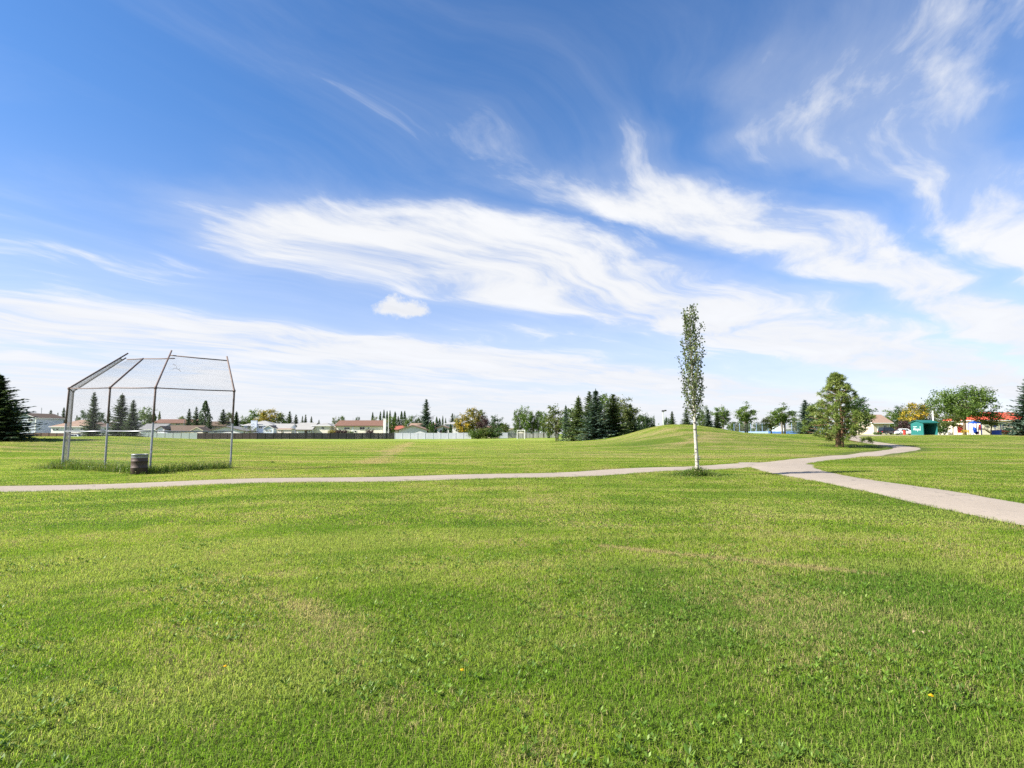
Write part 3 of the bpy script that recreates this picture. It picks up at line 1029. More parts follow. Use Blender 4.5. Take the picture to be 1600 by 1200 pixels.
# a red litter bin beside the shed
xb, Yb = wx(1411, 118), 118.
root = thing('litter_bin', 'small red litter bin standing on grass before the parked cars', 'bin', (xb, Yb, H1(xb, Yb)))
MB().lathe([(0, 0), (.24, 0), (.29, .95), (.26, .95), (.25, .7), (0, .7)], 14).build('body', plain('red_bin_paint', (.5, .04, .03), .5, .1), root)
MB().lathe([(.3, .95), (.31, 1.02), (.1, 1.16), (0, 1.17)], 14).build('lid', plain('dark_bin_lid', (.05, .05, .05), .5, .1), root)

# ------------------------------------------------------------------ playground
PB, PO, PY, PR = [plain('play_' + n, c, .4, .08) for n, c in (('blue', (.02, .08, .42)), ('orange', (.62, .13, .05)), ('yellow', (.66, .43, .04)), ('red', (.55, .06, .045)))]
Yp = 108.


def gz_(px, Y):
    return H1(wx(px, Y), Y)


root = thing('play_tower', 'playground tower with blue posts, orange panel and hanging arch', 'play tower', (wx(1568, Yp), Yp, gz_(1568, Yp)))
hw = (wx(1575, Yp) - wx(1562, Yp)) / 2
tp = wz(660.5, Yp) - gz_(1568, Yp)
for sx in (-1, 1):
    for yy in (0, 1.3):
        MB().tube([(sx * hw, yy, -.2), (sx * hw, yy, tp - (.15 if yy else 0))], .075, 8).build('post', PB, root)
MB().box(-hw + .1, hw - .1, .1, 1.2, .95, 1.05).build('deck', plain('play_deck', (.12, .1, .09), .6, .1), root)
MB().box(-hw + .08, hw - .08, -.03, .03, .15, .93).build('panel', PO, root)
MB().tube([(-hw, 0, tp - .1), (-hw * .5, 0, tp), (0, 0, tp + .05), (hw * .5, 0, tp), (hw, 0, tp - .1)], .04, 6).build('arch_bar', PB, root)
MB().tube([(-hw, 0, 1.5), (hw, 0, 1.5)], .03, 6).build('guard_rail', PO, root)
for k in range(4):
    xk = -hw + 2 * hw * (k + 1) / 5
    MB().tube([(xk, 0, 1.05), (xk, 0, 1.5)], .018, 5).build('baluster', PO, root)
MB().lathe([(0, tp - .55), (.13, tp - .55), (.16, tp - .3), (.05, tp - .2), (0, tp - .15)], 10).build('bell', TYRE, root)

xq = wx(1557.5, Yp - 1)
root = thing('play_box', 'blue plastic playground box beside the blue-posted tower', 'play box', (xq, Yp - 1, gz_(1557, Yp - 1)))
hb = wz(672, Yp - 1) - gz_(1557, Yp - 1)
MB().box(-.55, .55, 0, 1.1, 0, hb - .08).build('body', PB, root)
MB().box(-.6, .6, -.05, 1.15, hb - .075, hb).build('lid', PB, root)

xq, Yq = wx(1538, 112), 112.
root = thing('slide', 'yellow playground slide sloping down towards the small tree', 'slide', (xq, Yq, gz_(1538, Yq)))
top = wz(666, Yq) - gz_(1538, Yq)
ch = MB()
prof = [(-1.1, top - .6), (-.75, top - .62), (0, 1.05), (.75, .45), (1.15, .32), (1.45, .3)]
for i in range(len(prof) - 1):
    (xa, za), (xb_, zb) = prof[i], prof[i + 1]
    ch.add([(xa, -.26, za), (xb_, -.26, zb), (xb_, .26, zb), (xa, .26, za), (xa, -.26, za - .04), (xb_, -.26, zb - .04), (xb_, .26, zb - .04), (xa, .26, za - .04)],
           [(0, 1, 2, 3), (7, 6, 5, 4), (0, 4, 5, 1), (2, 6, 7, 3), (1, 5, 6, 2), (3, 7, 4, 0)])
ch.build('chute', PY, root)
for s in (-1, 1):
    MB().tube([(x, s * .29, z + .12) for x, z in prof], .05, 6).build('side_rail', PY, root)
    MB().tube([(-1.15, s * .3, -.1), (-1.15, s * .3, top)], .06, 6).build('post', PB, root)
for k in range(5):
    MB().tube([(-1.3, -.3, .3 + .3 * k), (-1.3, .3, .3 + .3 * k)], .025, 5).build('rung', PR, root)
for s in (-1, 1):
    MB().tube([(-1.3, s * .3, 0), (-1.3, s * .3, top - .4)], .03, 5).build('ladder_rail', PR, root)

xq, Yq = wx(1525, 114), 114.
root = thing('climbing_frame', 'playground climbing frame with blue tube and red panel under the big elm', 'climbing frame', (xq, Yq, gz_(1525, Yq)))
tp = wz(661, Yq) - gz_(1525, Yq)
for sx in (-.8, .8):
    for yy in (0, 1.2):
        MB().tube([(sx, yy, -.2), (sx, yy, tp)], .07, 7).build('post', PB, root)
MB().box(-.75, .75, .1, 1.1, 1.0, 1.1).build('deck', TYRE, root)
MB().box(.3, .74, -.03, .03, 1.15, tp - .3).build('panel', PR, root)
MB().tube([(-.7, -.1, 1.3), (-.95, -.5, 1.15), (-1.2, -.9, .7), (-1.3, -1.4, .4)], .32, 10, cap=False).build('tube_slide', PB, root)
MB().add([(-.95, -.15, tp - .1), (.95, -.15, tp - .1), (.95, 1.35, tp - .1), (-.95, 1.35, tp - .1), (0, .6, tp + .55)], [(0, 1, 4), (1, 2, 4), (2, 3, 4), (3, 0, 4), (3, 2, 1, 0)]).build('roof', PB, root)

xq, Yq = wx(1498, 113), 113.
root = thing('play_wall', 'red playground panel on tan posts beyond the yellow bench', 'play panel', (xq, Yq, gz_(1498, Yq)))
tp = wz(663.5, Yq) - gz_(1498, Yq)
for sx in (-.55, .55):
    MB().tube([(sx, 0, -.2), (sx, 0, tp)], .06, 7).build('post', plain('play_tan', (.45, .33, .2), .5, .1), root)
MB().box(-.47, .47, -.03, .03, .4, tp - .35).build('panel', PR, root)
MB().add([(-.6, -.06, tp - .3), (.6, -.06, tp - .3), (0, -.06, tp + .1), (-.6, .06, tp - .3), (.6, .06, tp - .3), (0, .06, tp + .1)],
         [(0, 1, 2), (5, 4, 3), (0, 3, 4, 1), (1, 4, 5, 2), (2, 5, 3, 0)]).build('gable_top', PO, root)

xq, Yq = wx(1509, 104), 104.
root = thing('park_bench', 'yellow slatted bench at the foot of the big elm', 'bench', (xq, Yq, gz_(1509, Yq)))
for k in range(3):
    MB().box(-.75, .75, .05 + .14 * k, .17 + .14 * k, .42, .46).build('seat_slat', PY, root)
for k in range(3):
    MB().box(-.75, .75, .5, .54, .52 + .15 * k, .64 + .15 * k).build('back_slat', PY, root)
for sx in (-.6, .6):
    MB().box(sx - .04, sx + .04, .05, .1, 0, .42).build('leg', PY, root)
    MB().box(sx - .04, sx + .04, .455, .495, 0, .95).build('leg', PY, root)

# ------------------------------------------------------------------ lamp poles
def pole(name, label, px, Y, top, r, mt, cat='lamp', arm=None, lamps=()):
    x = wx(px, Y)
    g = H1(x, Y)
    root = thing(name, label, cat, (x, Y, g))
    t = wz(top, Y) - g
    MB().tube([(0, 0, -.3), (0, 0, t * .5), (0, 0, t)], [r, r * .85, r * .7], 8).build('pole', mt, root)
    if arm:
        MB().tube([(a, 0, t + b) for a, b in arm], r * .5, 6).build('arm', mt, root)
    for (a, b, sx, sz) in lamps:
        MB().prism([(a - sx, t + b), (a + sx, t + b), (a + sx * .7, t + b + sz), (a - sx * .7, t + b + sz)], 'y', -.2, .2).build('lamp_head', RIM if name != 'floodlight' else TYRE, root)
    return root


pole('floodlight', 'pale pole with two dark floodlights on top of the knoll', 1036, 104, 643, .11, plain('pale_green_pole', (.5, .55, .5), .5, .1), 'floodlight',
     [(-.1, -.1), (.2, .05), (.55, .12)], [(-.05, 0., .2, .24), (.42, .1, .2, .2)])
pole('park_lamp', 'white lamp pole rising behind the teal shed', 1457, 112, 640.5, .17, TRIM, 'lamp', [(-.35, .05), (.35, .05)], [(-.15, .06, .3, .1)])
pole('street_lamp', 'curved grey street lamp above the brown garage roof', 289, 200, 657, .1, M['galv'], 'street lamp', [(0, -.1), (.3, .8), (1.1, 1.3), (2.2, 1.35)], [(2.5, 1.22, .4, .12)])
pole('street_lamp', 'curved street lamp between the conifers above the grey garage', 362, 200, 659, .1, M['galv'], 'street lamp', [(0, -.1), (.3, .8), (1.1, 1.3), (2.2, 1.35)], [(2.5, 1.22, .4, .12)])
pole('utility_pole', 'thin white mast beside the end chimney of the bi-level house', 607.5, 186, 642, .09, TRIM, 'pole', [(-.3, -.6), (.3, -.6)])
pole('utility_pole', 'thin grey mast on the skyline above the blue-grey house', 65, 200, 637, .1, M['galv'], 'pole', [(-.3, -.5), (.3, -.5)])

# ------------------------------------------------------------------ goal
xq, Yq = wx(814, 152), 152.
root = thing('football_goal', 'white goal frame standing on the field near the hedge', 'goal', (xq, Yq, H1(xq, Yq)), R(-8))
for s in (-1, 1):
    MB().tube([(s * 1., 0, -.1), (s * 1., 0, 2.3)], .075, 8).build('post', TRIM, root)
    MB().tube([(s * 1., 0, 2.3), (s * 1., .4, 2.2), (s * 1., 1.3, .05)], .04, 6).build('back_stay', M['galv'], root)
MB().tube([(-1.07, 0, 2.3), (1.07, 0, 2.3)], .075, 8).build('crossbar', TRIM, root)
MB().tube([(-1., 1.3, .06), (1., 1.3, .06)], .04, 6).build('ground_bar', M['galv'], root)

# ------------------------------------------------------------------ court fence with blue wind screens
def chain(b, c00, c10, c01, c11, stepm, rad):
    """diagonal wires of a chain-link panel between four corners"""
    c00, c10, c01, c11 = map(Vector, (c00, c10, c01, c11))
    Wd = ((c10 - c00).length + (c11 - c01).length) / 2
    Hh = ((c01 - c00).length + (c11 - c10).length) / 2

    def at(u_, v_):
        a, c_ = u_ / Wd, v_ / Hh
        return c00 * (1 - a) * (1 - c_) + c10 * a * (1 - c_) + c01 * (1 - a) * c_ + c11 * a * c_
    k = -Hh + stepm / 2
    while k < Wd:
        u0, u1 = max(k, 0), min(k + Hh, Wd)
        for sgn in (1, -1):
            n = 3
            pts = []
            for i in range(n + 1):
                uu = u0 + (u1 - u0) * i / n
                vv = (uu - k) if sgn > 0 else Hh - (uu - k)
                pts.append(at(uu, vv))
            if (pts[0] - pts[-1]).length > .05:
                b.tube(pts, rad, 3, cap=False)
        k += stepm


CB = plain('court_blue_screen', (.05, .13, .34), .7, .1)
CBL = plain('court_pale_screen', (.24, .34, .52), .7, .1)
root = thing('court_fence', 'tall wire court fence with blue wind screens beyond the knoll', 'fence', (0, 0, 0))
pa, pb_ = Vector((wx(1146, 138), 138)), Vector((wx(1294, 128), 128))
n = 16
postm = MB().tube([(0, 0, -.5), (0, 0, 2.7)], .05, 6).mesh('post', plain('court_post', (.20, .30, .48), .5, .1))
for k in range(n + 1):
    q = pa + (pb_ - pa) * (k / n)
    gq = H1(q.x, q.y)
    o = link('post', postm, root)
    o.location = (q.x, q.y, gq)
    if k < n:
        q2 = pa + (pb_ - pa) * ((k + 1) / n)
        g2 = H1(q2.x, q2.y)
        zt = .8
        b = MB().add([(q.x, q.y - .06, gq + .05), (q2.x, q2.y - .06, g2 + .05), (q2.x, q2.y - .06, g2 + zt), (q.x, q.y - .06, gq + zt),
                      (q.x, q.y - .04, gq + .05), (q2.x, q2.y - .04, g2 + .05), (q2.x, q2.y - .04, g2 + zt), (q.x, q.y - .04, gq + zt)],
                     [(0, 1, 2, 3), (7, 6, 5, 4), (0, 4, 5, 1), (3, 2, 6, 7)])
        b.build('wind_screen', CBL if k < 6 else CB, root)
        b = MB()
        chain(b, (q.x, q.y, gq + zt), (q2.x, q2.y, g2 + zt), (q.x, q.y, gq + 2.6), (q2.x, q2.y, g2 + 2.6), .25, .008)
        b.build('chain_link_mesh', M['wire'], root)['kind'] = 'stuff'
#PART4

# ------------------------------------------------------------------ trees
def leaf_mesh(name, C, A, B, mt):
    """diamond leaves: centres C, long half axis A, short half axis B"""
    n = len(C)
    V = np.empty((n, 4, 3), np.float32)
    V[:, 0], V[:, 1], V[:, 2], V[:, 3] = C - A, C + B, C + A, C - B
    me = bpy.data.meshes.new(name)
    me.vertices.add(n * 4)
    me.loops.add(n * 4)
    me.polygons.add(n)
    me.vertices.foreach_set('co', V.reshape(-1))
    me.loops.foreach_set('vertex_index', np.arange(n * 4, dtype=np.int32))
    me.polygons.foreach_set('loop_start', np.arange(0, n * 4, 4, dtype=np.int32))
    me.update()
    me.materials.append(mt)
    return me


def rdir(rng, n):
    v_ = rng.normal(size=(n, 3))
    return v_ / np.linalg.norm(v_, axis=1, keepdims=True)


def frames(rng, Nn, la, lb):
    """two axes spanning a leaf with normal near Nn"""
    r = rdir(rng, len(Nn))
    a = np.cross(Nn, r)
    a /= np.linalg.norm(a, axis=1, keepdims=True) + 1e-9
    b = np.cross(Nn, a)
    b /= np.linalg.norm(b, axis=1, keepdims=True) + 1e-9
    return a * la[:, None], b * lb[:, None]


def broadleaf(seed, H=10., Rr=3.6, tf=.28, ncl=90, nl=42, leaf=.17, cl=.62, flat=1., stems=1, top=1.0, lowfill=.0, trunk_r=.16, vee=0.):
    """rounded tree: trunk, limbs to every bough, leaf clumps with gaps between"""
    rng = np.random.default_rng(seed)
    rnd = random.Random(seed)
    z0, z1 = H * tf * (1 - lowfill), H * top
    cz, rz_ = (z0 + z1) / 2, (z1 - z0) / 2
    cent = []
    while len(cent) < ncl:
        q = rdir(rng, 1)[0] * rng.uniform(.25, 1.) ** .5
        lump = 1 + .38 * mnoise.noise(Vector(q * 1.6) + Vector((seed * 3.1, 0, 0))) + .25 * mnoise.noise(Vector(q * 4) + Vector((0, seed * 1.7, 0)))
        k = 1 + vee * q[2]
        cent.append((q[0] * Rr * .86 * lump * k, q[1] * Rr * .86 * lump * k, cz + q[2] * rz_ * .93 * min(lump, 1.12)))
    cent = np.array(cent)
    C = np.repeat(cent, nl, 0) + rng.normal(size=(ncl * nl, 3)) * np.array([cl, cl, cl * .72]) * rng.uniform(.55, 1.15, (ncl * nl, 1)) * .62
    out = C - np.array([0, 0, cz - rz_ * .3])
    out /= np.linalg.norm(out, axis=1, keepdims=True) + 1e-6
    Nn = out * .55 + rdir(rng, len(C)) * .85 + np.array([0, 0, .3])
    Nn /= np.linalg.norm(Nn, axis=1, keepdims=True)
    s_ = rng.uniform(.65, 1.25, len(C)) * leaf
    A, B = frames(rng, Nn, s_, s_ * .62)
    T = MB()
    for k in range(stems):
        ox = (k - (stems - 1) / 2) * .5
        lean = rnd.uniform(-.3, .3)
        zt = H * (tf + .28)
        T.tube([(ox, 0, -.3), (ox + lean * .3, 0, zt * .35), (ox + lean * .7, lean * .3, zt * .7), (ox + lean, lean * .5, zt), (ox + lean, lean * .5, H * .8)],
               [trunk_r * 1.25, trunk_r, trunk_r * .8, trunk_r * .6, .02], 7)
        pick = rnd.sample(range(ncl), min(26, ncl))
        for i in pick:
            e = Vector(cent[i])
            zs = H * tf * rnd.uniform(.8, 1.0) + (e.z - H * tf) * rnd.uniform(.15, .45)
            zs = max(zs, H * tf * .7)
            f = min(zs / zt, 1)
            st = Vector((ox + lean * f, lean * .5 * f, zs))
            mid = st.lerp(e, .5) + Vector((0, 0, .12 * (e - st).length))
            r0 = trunk_r * rnd.uniform(.22, .42)
            T.tube([st, mid, e], [r0, r0 * .6, .015], 4, cap=False)
    return T, leaf_mesh('crown', C, A, B, M['green'])


def spruce(seed, H=9., Rr=2.3, whorl=.30, nb=8, seg=5, card=.22, droop=.25, z0=.03, rag=.4):
    """tiers of drooping boughs, each a feathered spray of needle twigs"""
    rng = np.random.default_rng(seed)
    T = MB().tube([(0, 0, -.3), (0, 0, H * .5), (0, 0, H)], [H * .017, H * .011, .01], 7)
    Cs, As, Bs = [], [], []
    z = H * z0
    while z < H * .985:
        f = z / H
        rr = Rr * (1 - f) ** .82 * (.86 + .28 * rng.random()) + .08
        n = max(4, int(nb * (.55 + .5 * (1 - f))))
        ph = rng.random() * 6.28
        for k in range(n):
            a = ph + 6.283 * (k + rng.uniform(-.3, .3)) / n
            L = rr * rng.uniform(1 - rag * 1.4, 1 + rag * .5)
            dirv = np.array([math.cos(a), math.sin(a), 0])
            side = np.array([-math.sin(a), math.cos(a), 0])
            dr = droop * (1 - f * .9) * rng.uniform(.6, 1.3)
            zz = z + rng.uniform(-.5, .5) * whorl
            up = .55 * f
            tip = None
            ns = max(2, int(seg * (.5 + .6 * L / Rr)))
            for i in range(ns):
                q = (i + .6) / ns
                c = dirv * L * q + np.array([0, 0, zz + L * (up * q - dr * 1.5 * q + dr * 1.0 * q * q)])
                tang = dirv + np.array([0, 0, up - dr * 1.5 + dr * 2 * q])
                tang /= np.linalg.norm(tang)
                wdt = card * (1.25 - .75 * q) * rng.uniform(.8, 1.2) * (.45 + .75 * (1 - f))
                # flat spray to both sides of the bough and a hanging fringe
                for sgn in (-1, 1):
                    ax = tang * .75 + side * sgn * .75 + np.array([0, 0, rng.uniform(-.75, .3)])
                    ax /= np.linalg.norm(ax)
                    bx = np.cross(ax, np.array([0, 0, 1.])) * .5 + np.array([0, 0, rng.uniform(-.25, .25)])
                    bx /= np.linalg.norm(bx) + 1e-6
                    Cs.append(c + ax * wdt * .7)
                    As.append(ax * wdt * 1.15)
                    Bs.append(bx * wdt * .42)
                bx = np.array([0, 0, -1.]) * .8 + side * rng.uniform(-.5, .5)
                Cs.append(c + bx * wdt * .3)
                As.append(tang * wdt * 1.05)
                Bs.append(bx * wdt * .42)
            if k % 2 == 0 and L > .5:
                T.tube([(0, 0, zz), tuple(dirv * L * .85 + np.array([0, 0, zz + L * (.85 * up - dr * .5)]))], [.02, .008], 3, cap=False)
        z += whorl * (.75 + .5 * rng.random()) * (1.1 - .55 * f)
    for i in range(10):                        # leader
        q = rng.random()
        ax = np.array([rng.normal() * .3, rng.normal() * .3, 1.])
        Cs.append(np.array([0, 0, H * (.95 + .06 * q)]))
        As.append(ax * card * .6)
        Bs.append(rdir(rng, 1)[0] * card * .22)
    return T, leaf_mesh('crown', np.array(Cs), np.array(As), np.array(Bs), M['spruce'])


def pine(seed, H=7.6, Rr=3.4):
    """open-crowned pine: bare orange stems, tufts of needles at the bough ends"""
    rng = np.random.default_rng(seed)
    rnd = random.Random(seed)
    T = MB()
    for (ox, lx, r) in ((-.16, .1, .2), (.22, .25, .17)):
        T.tube([(ox, 0, -.3), (ox + .02, 0, 1.), (ox + lx * .4, 0, H * .4), (ox * .4 + lx * .4, .05, H * .7), (.05, 0, H * .97)], [r * 1.2, r, r * .75, r * .4, .02], 8)
    tufts = []
    z = .95
    while z < H * .99:
        f = (z - .9) / (H - .9)
        prof = Rr * min(1., .72 + 1.1 * f) * (1 - f) ** .88 if f < 1 else .1
        n = rnd.randint(5, 7)
        ph = rnd.random() * 6.28
        for k in range(n):
            a = ph + 6.283 * k / n + rnd.uniform(-.35, .35)
            L = prof * rnd.uniform(.45, 1.2) + .1
            st = Vector((.05, 0, z))
            rise = rnd.uniform(.05, .4) + .35 * f
            e = Vector((math.cos(a) * L, math.sin(a) * L, z + L * rise - .25 * L * (1 - f)))
            mid = st.lerp(e, .55) + Vector((0, 0, -.06 * L))
            T.tube([st, mid, e], [.05 * (1.2 - f), .03, .012], 4, cap=False)
            tufts.append((e, 1.))
            m_ = max(2, int(L / .46))
            for j in range(m_):
                q = rnd.uniform(.3, 1.)
                c = st.lerp(e, q) + Vector((rnd.uniform(-.3, .3), rnd.uniform(-.3, .3), rnd.uniform(-.05, .3)))
                tufts.append((c, rnd.uniform(.7, 1.1)))
        z += .34 * rnd.uniform(.75, 1.25)
    Cs, As, Bs = [], [], []
    for c, s_ in tufts:
        n = 46
        dv = rdir(rng, n) + np.array([0, 0, .55])
        dv /= np.linalg.norm(dv, axis=1, keepdims=True)
        L = rng.uniform(.12, .26, n) * s_
        Cs.append(np.array(c)[None] + dv * L[:, None] * .9)
        As.append(dv * L[:, None])
        b = np.cross(dv, rdir(rng, n))
        b /= np.linalg.norm(b, axis=1, keepdims=True)
        Bs.append(b * (L * .11)[:, None])
    return T, leaf_mesh('crown', np.concatenate(Cs), np.concatenate(As), np.concatenate(Bs), M['pine'])


def spire(seed, H=10., Rr=1.1, nleaf=1500, leaf=.2, base=.1, bulge=.45, trunk=.12):
    """narrow upright tree"""
    rng = np.random.default_rng(seed)
    z = rng.random(nleaf) ** .9
    prof = np.interp(z, [0, .12, bulge, .8, 1.], [.55, .85, 1., .62, .06])
    a = rng.random(nleaf) * 6.283
    lump = np.array([1 + .45 * mnoise.noise((math.cos(q) * 1.2 + seed, math.sin(q) * 1.2, zz * 7)) for q, zz in zip(a, z)])
    r = Rr * prof * np.sqrt(rng.uniform(.2, 1., nleaf)) * lump
    C = np.stack([r * np.cos(a), r * np.sin(a), H * (base + z * (1 - base))], -1)
    Nn = np.stack([np.cos(a), np.sin(a), np.full(nleaf, .3)], -1) * .7 + rdir(rng, nleaf) * .7
    Nn /= np.linalg.norm(Nn, axis=1, keepdims=True)
    s_ = rng.uniform(.6, 1.2, nleaf) * leaf
    A, B = frames(rng, Nn, s_, s_ * .6)
    T = MB().tube([(0, 0, -.3), (0, 0, H * .5), (0, 0, H * .9)], [trunk, trunk * .7, .02], 6)
    for k in range(8):
        a_ = k * 2.4
        zz = H * (base + .08 * k)
        T.tube([(0, 0, zz), (math.cos(a_) * Rr * .5, math.sin(a_) * Rr * .5, zz + H * .14)], [trunk * .3, .015], 4, cap=False)
    return T, leaf_mesh('crown', C, A, B, M['green'])


PROTO = {}


def proto(key, gen, bark, W, H):
    T, cm = gen
    co_ = np.empty(len(cm.vertices) * 3, np.float32)
    cm.vertices.foreach_get('co', co_)
    co_ = co_.reshape(-1, 3)
    W = 2 * float(np.percentile(np.hypot(co_[:, 0], co_[:, 1]), 97))
    H = float(np.percentile(co_[:, 2], 99.8))
    PROTO[key] = (T.mesh('trunk', bark, True), cm, W, H)


for i in range(3):
    proto(f'spruce{i}', spruce(10 + i, 9, 2.6, .30, 9, 5, .40), M['bark'], 4.6, 9)
for i in range(2):
    proto(f'bigspruce{i}', spruce(20 + i, 9, 3.1, .20, 13, 8, .36, droop=.3), M['bark'], 5.8, 9)
proto('midspruce0', spruce(27, 8, 2.3, .22, 10, 6, .30, droop=.22), M['bark'], 4.2, 8)
proto('midspruce1', spruce(28, 8, 2.3, .24, 10, 6, .31, droop=.28, rag=.4), M['bark'], 3.8, 8)
for i in range(4):
    proto(f'leafy{i}', broadleaf(40 + i, 10, 3.6, .2, 80, 40, .21, .75, stems=1 + i % 2, lowfill=.25), M['greybark'], 7.2, 10)
proto('vee0', broadleaf(51, 8, 2.6, .3, 85, 42, .15, .52, vee=.34, stems=2), M['greybark'], 5.4, 8)
proto('vee1', broadleaf(52, 8, 2.5, .26, 80, 42, .15, .55, vee=.25), M['greybark'], 5.2, 8)
proto('elm', broadleaf(60, 8.8, 5.7, .27, 210, 60, .15, .80, trunk_r=.24, vee=.12), M['bark'], 12., 8.8)
proto('small', broadleaf(62, 5, 1.7, .30, 60, 34, .12, .42, trunk_r=.07), M['bark'], 3.5, 5)
proto('sparse', broadleaf(63, 5, 2.1, .18, 40, 14, .12, .5, trunk_r=.07), M['greybark'], 4.2, 5)
for i in range(2):
    proto(f'spire{i}', spire(70 + i), M['greybark'], 2.0, 10)
proto('cedar', spire(75, 5, .62, 1500, .12, .0, .28, .06), M['bark'], 1.25, 5)
for i in range(3):
    proto(f'bush{i}', broadleaf(80 + i, 3, 2.2, .04, 60, 40, .14, .5, lowfill=.9, trunk_r=.05), M['bark'], 4.4, 3)
proto('pine', pine(90), M['pinebark'], 7.2, 7.6)

_rt = random.Random(5)


def tree(key, px, top, Y, wpx, label, mt=None, name='tree', cat='tree', group=None, rz=None, sink=0.):
    tm, cm, W, H = PROTO[key]
    x = wx(px, Y)
    g = H1(x, Y) - sink
    hh = wz(top, Y) - g
    ww = wpx / F * Y * ((1.95 if 890 < px < 992 else 1.35) if 'spruce' in key and wpx < 60 else (1.75 if 860 < px < 992 else 1.15))
    root = thing(name, label, cat, (x, Y, g), _rt.uniform(0, 6.28) if rz is None else rz, group)
    for nm, me_ in (('trunk', tm), ('crown', cm)):
        o = link(nm, me_, root)
        o.scale = (ww / W, ww / W, hh / H)
        if nm == 'crown' and mt:
            o.material_slots[0].link = 'OBJECT'
            o.material_slots[0].material = M[mt]
    return root


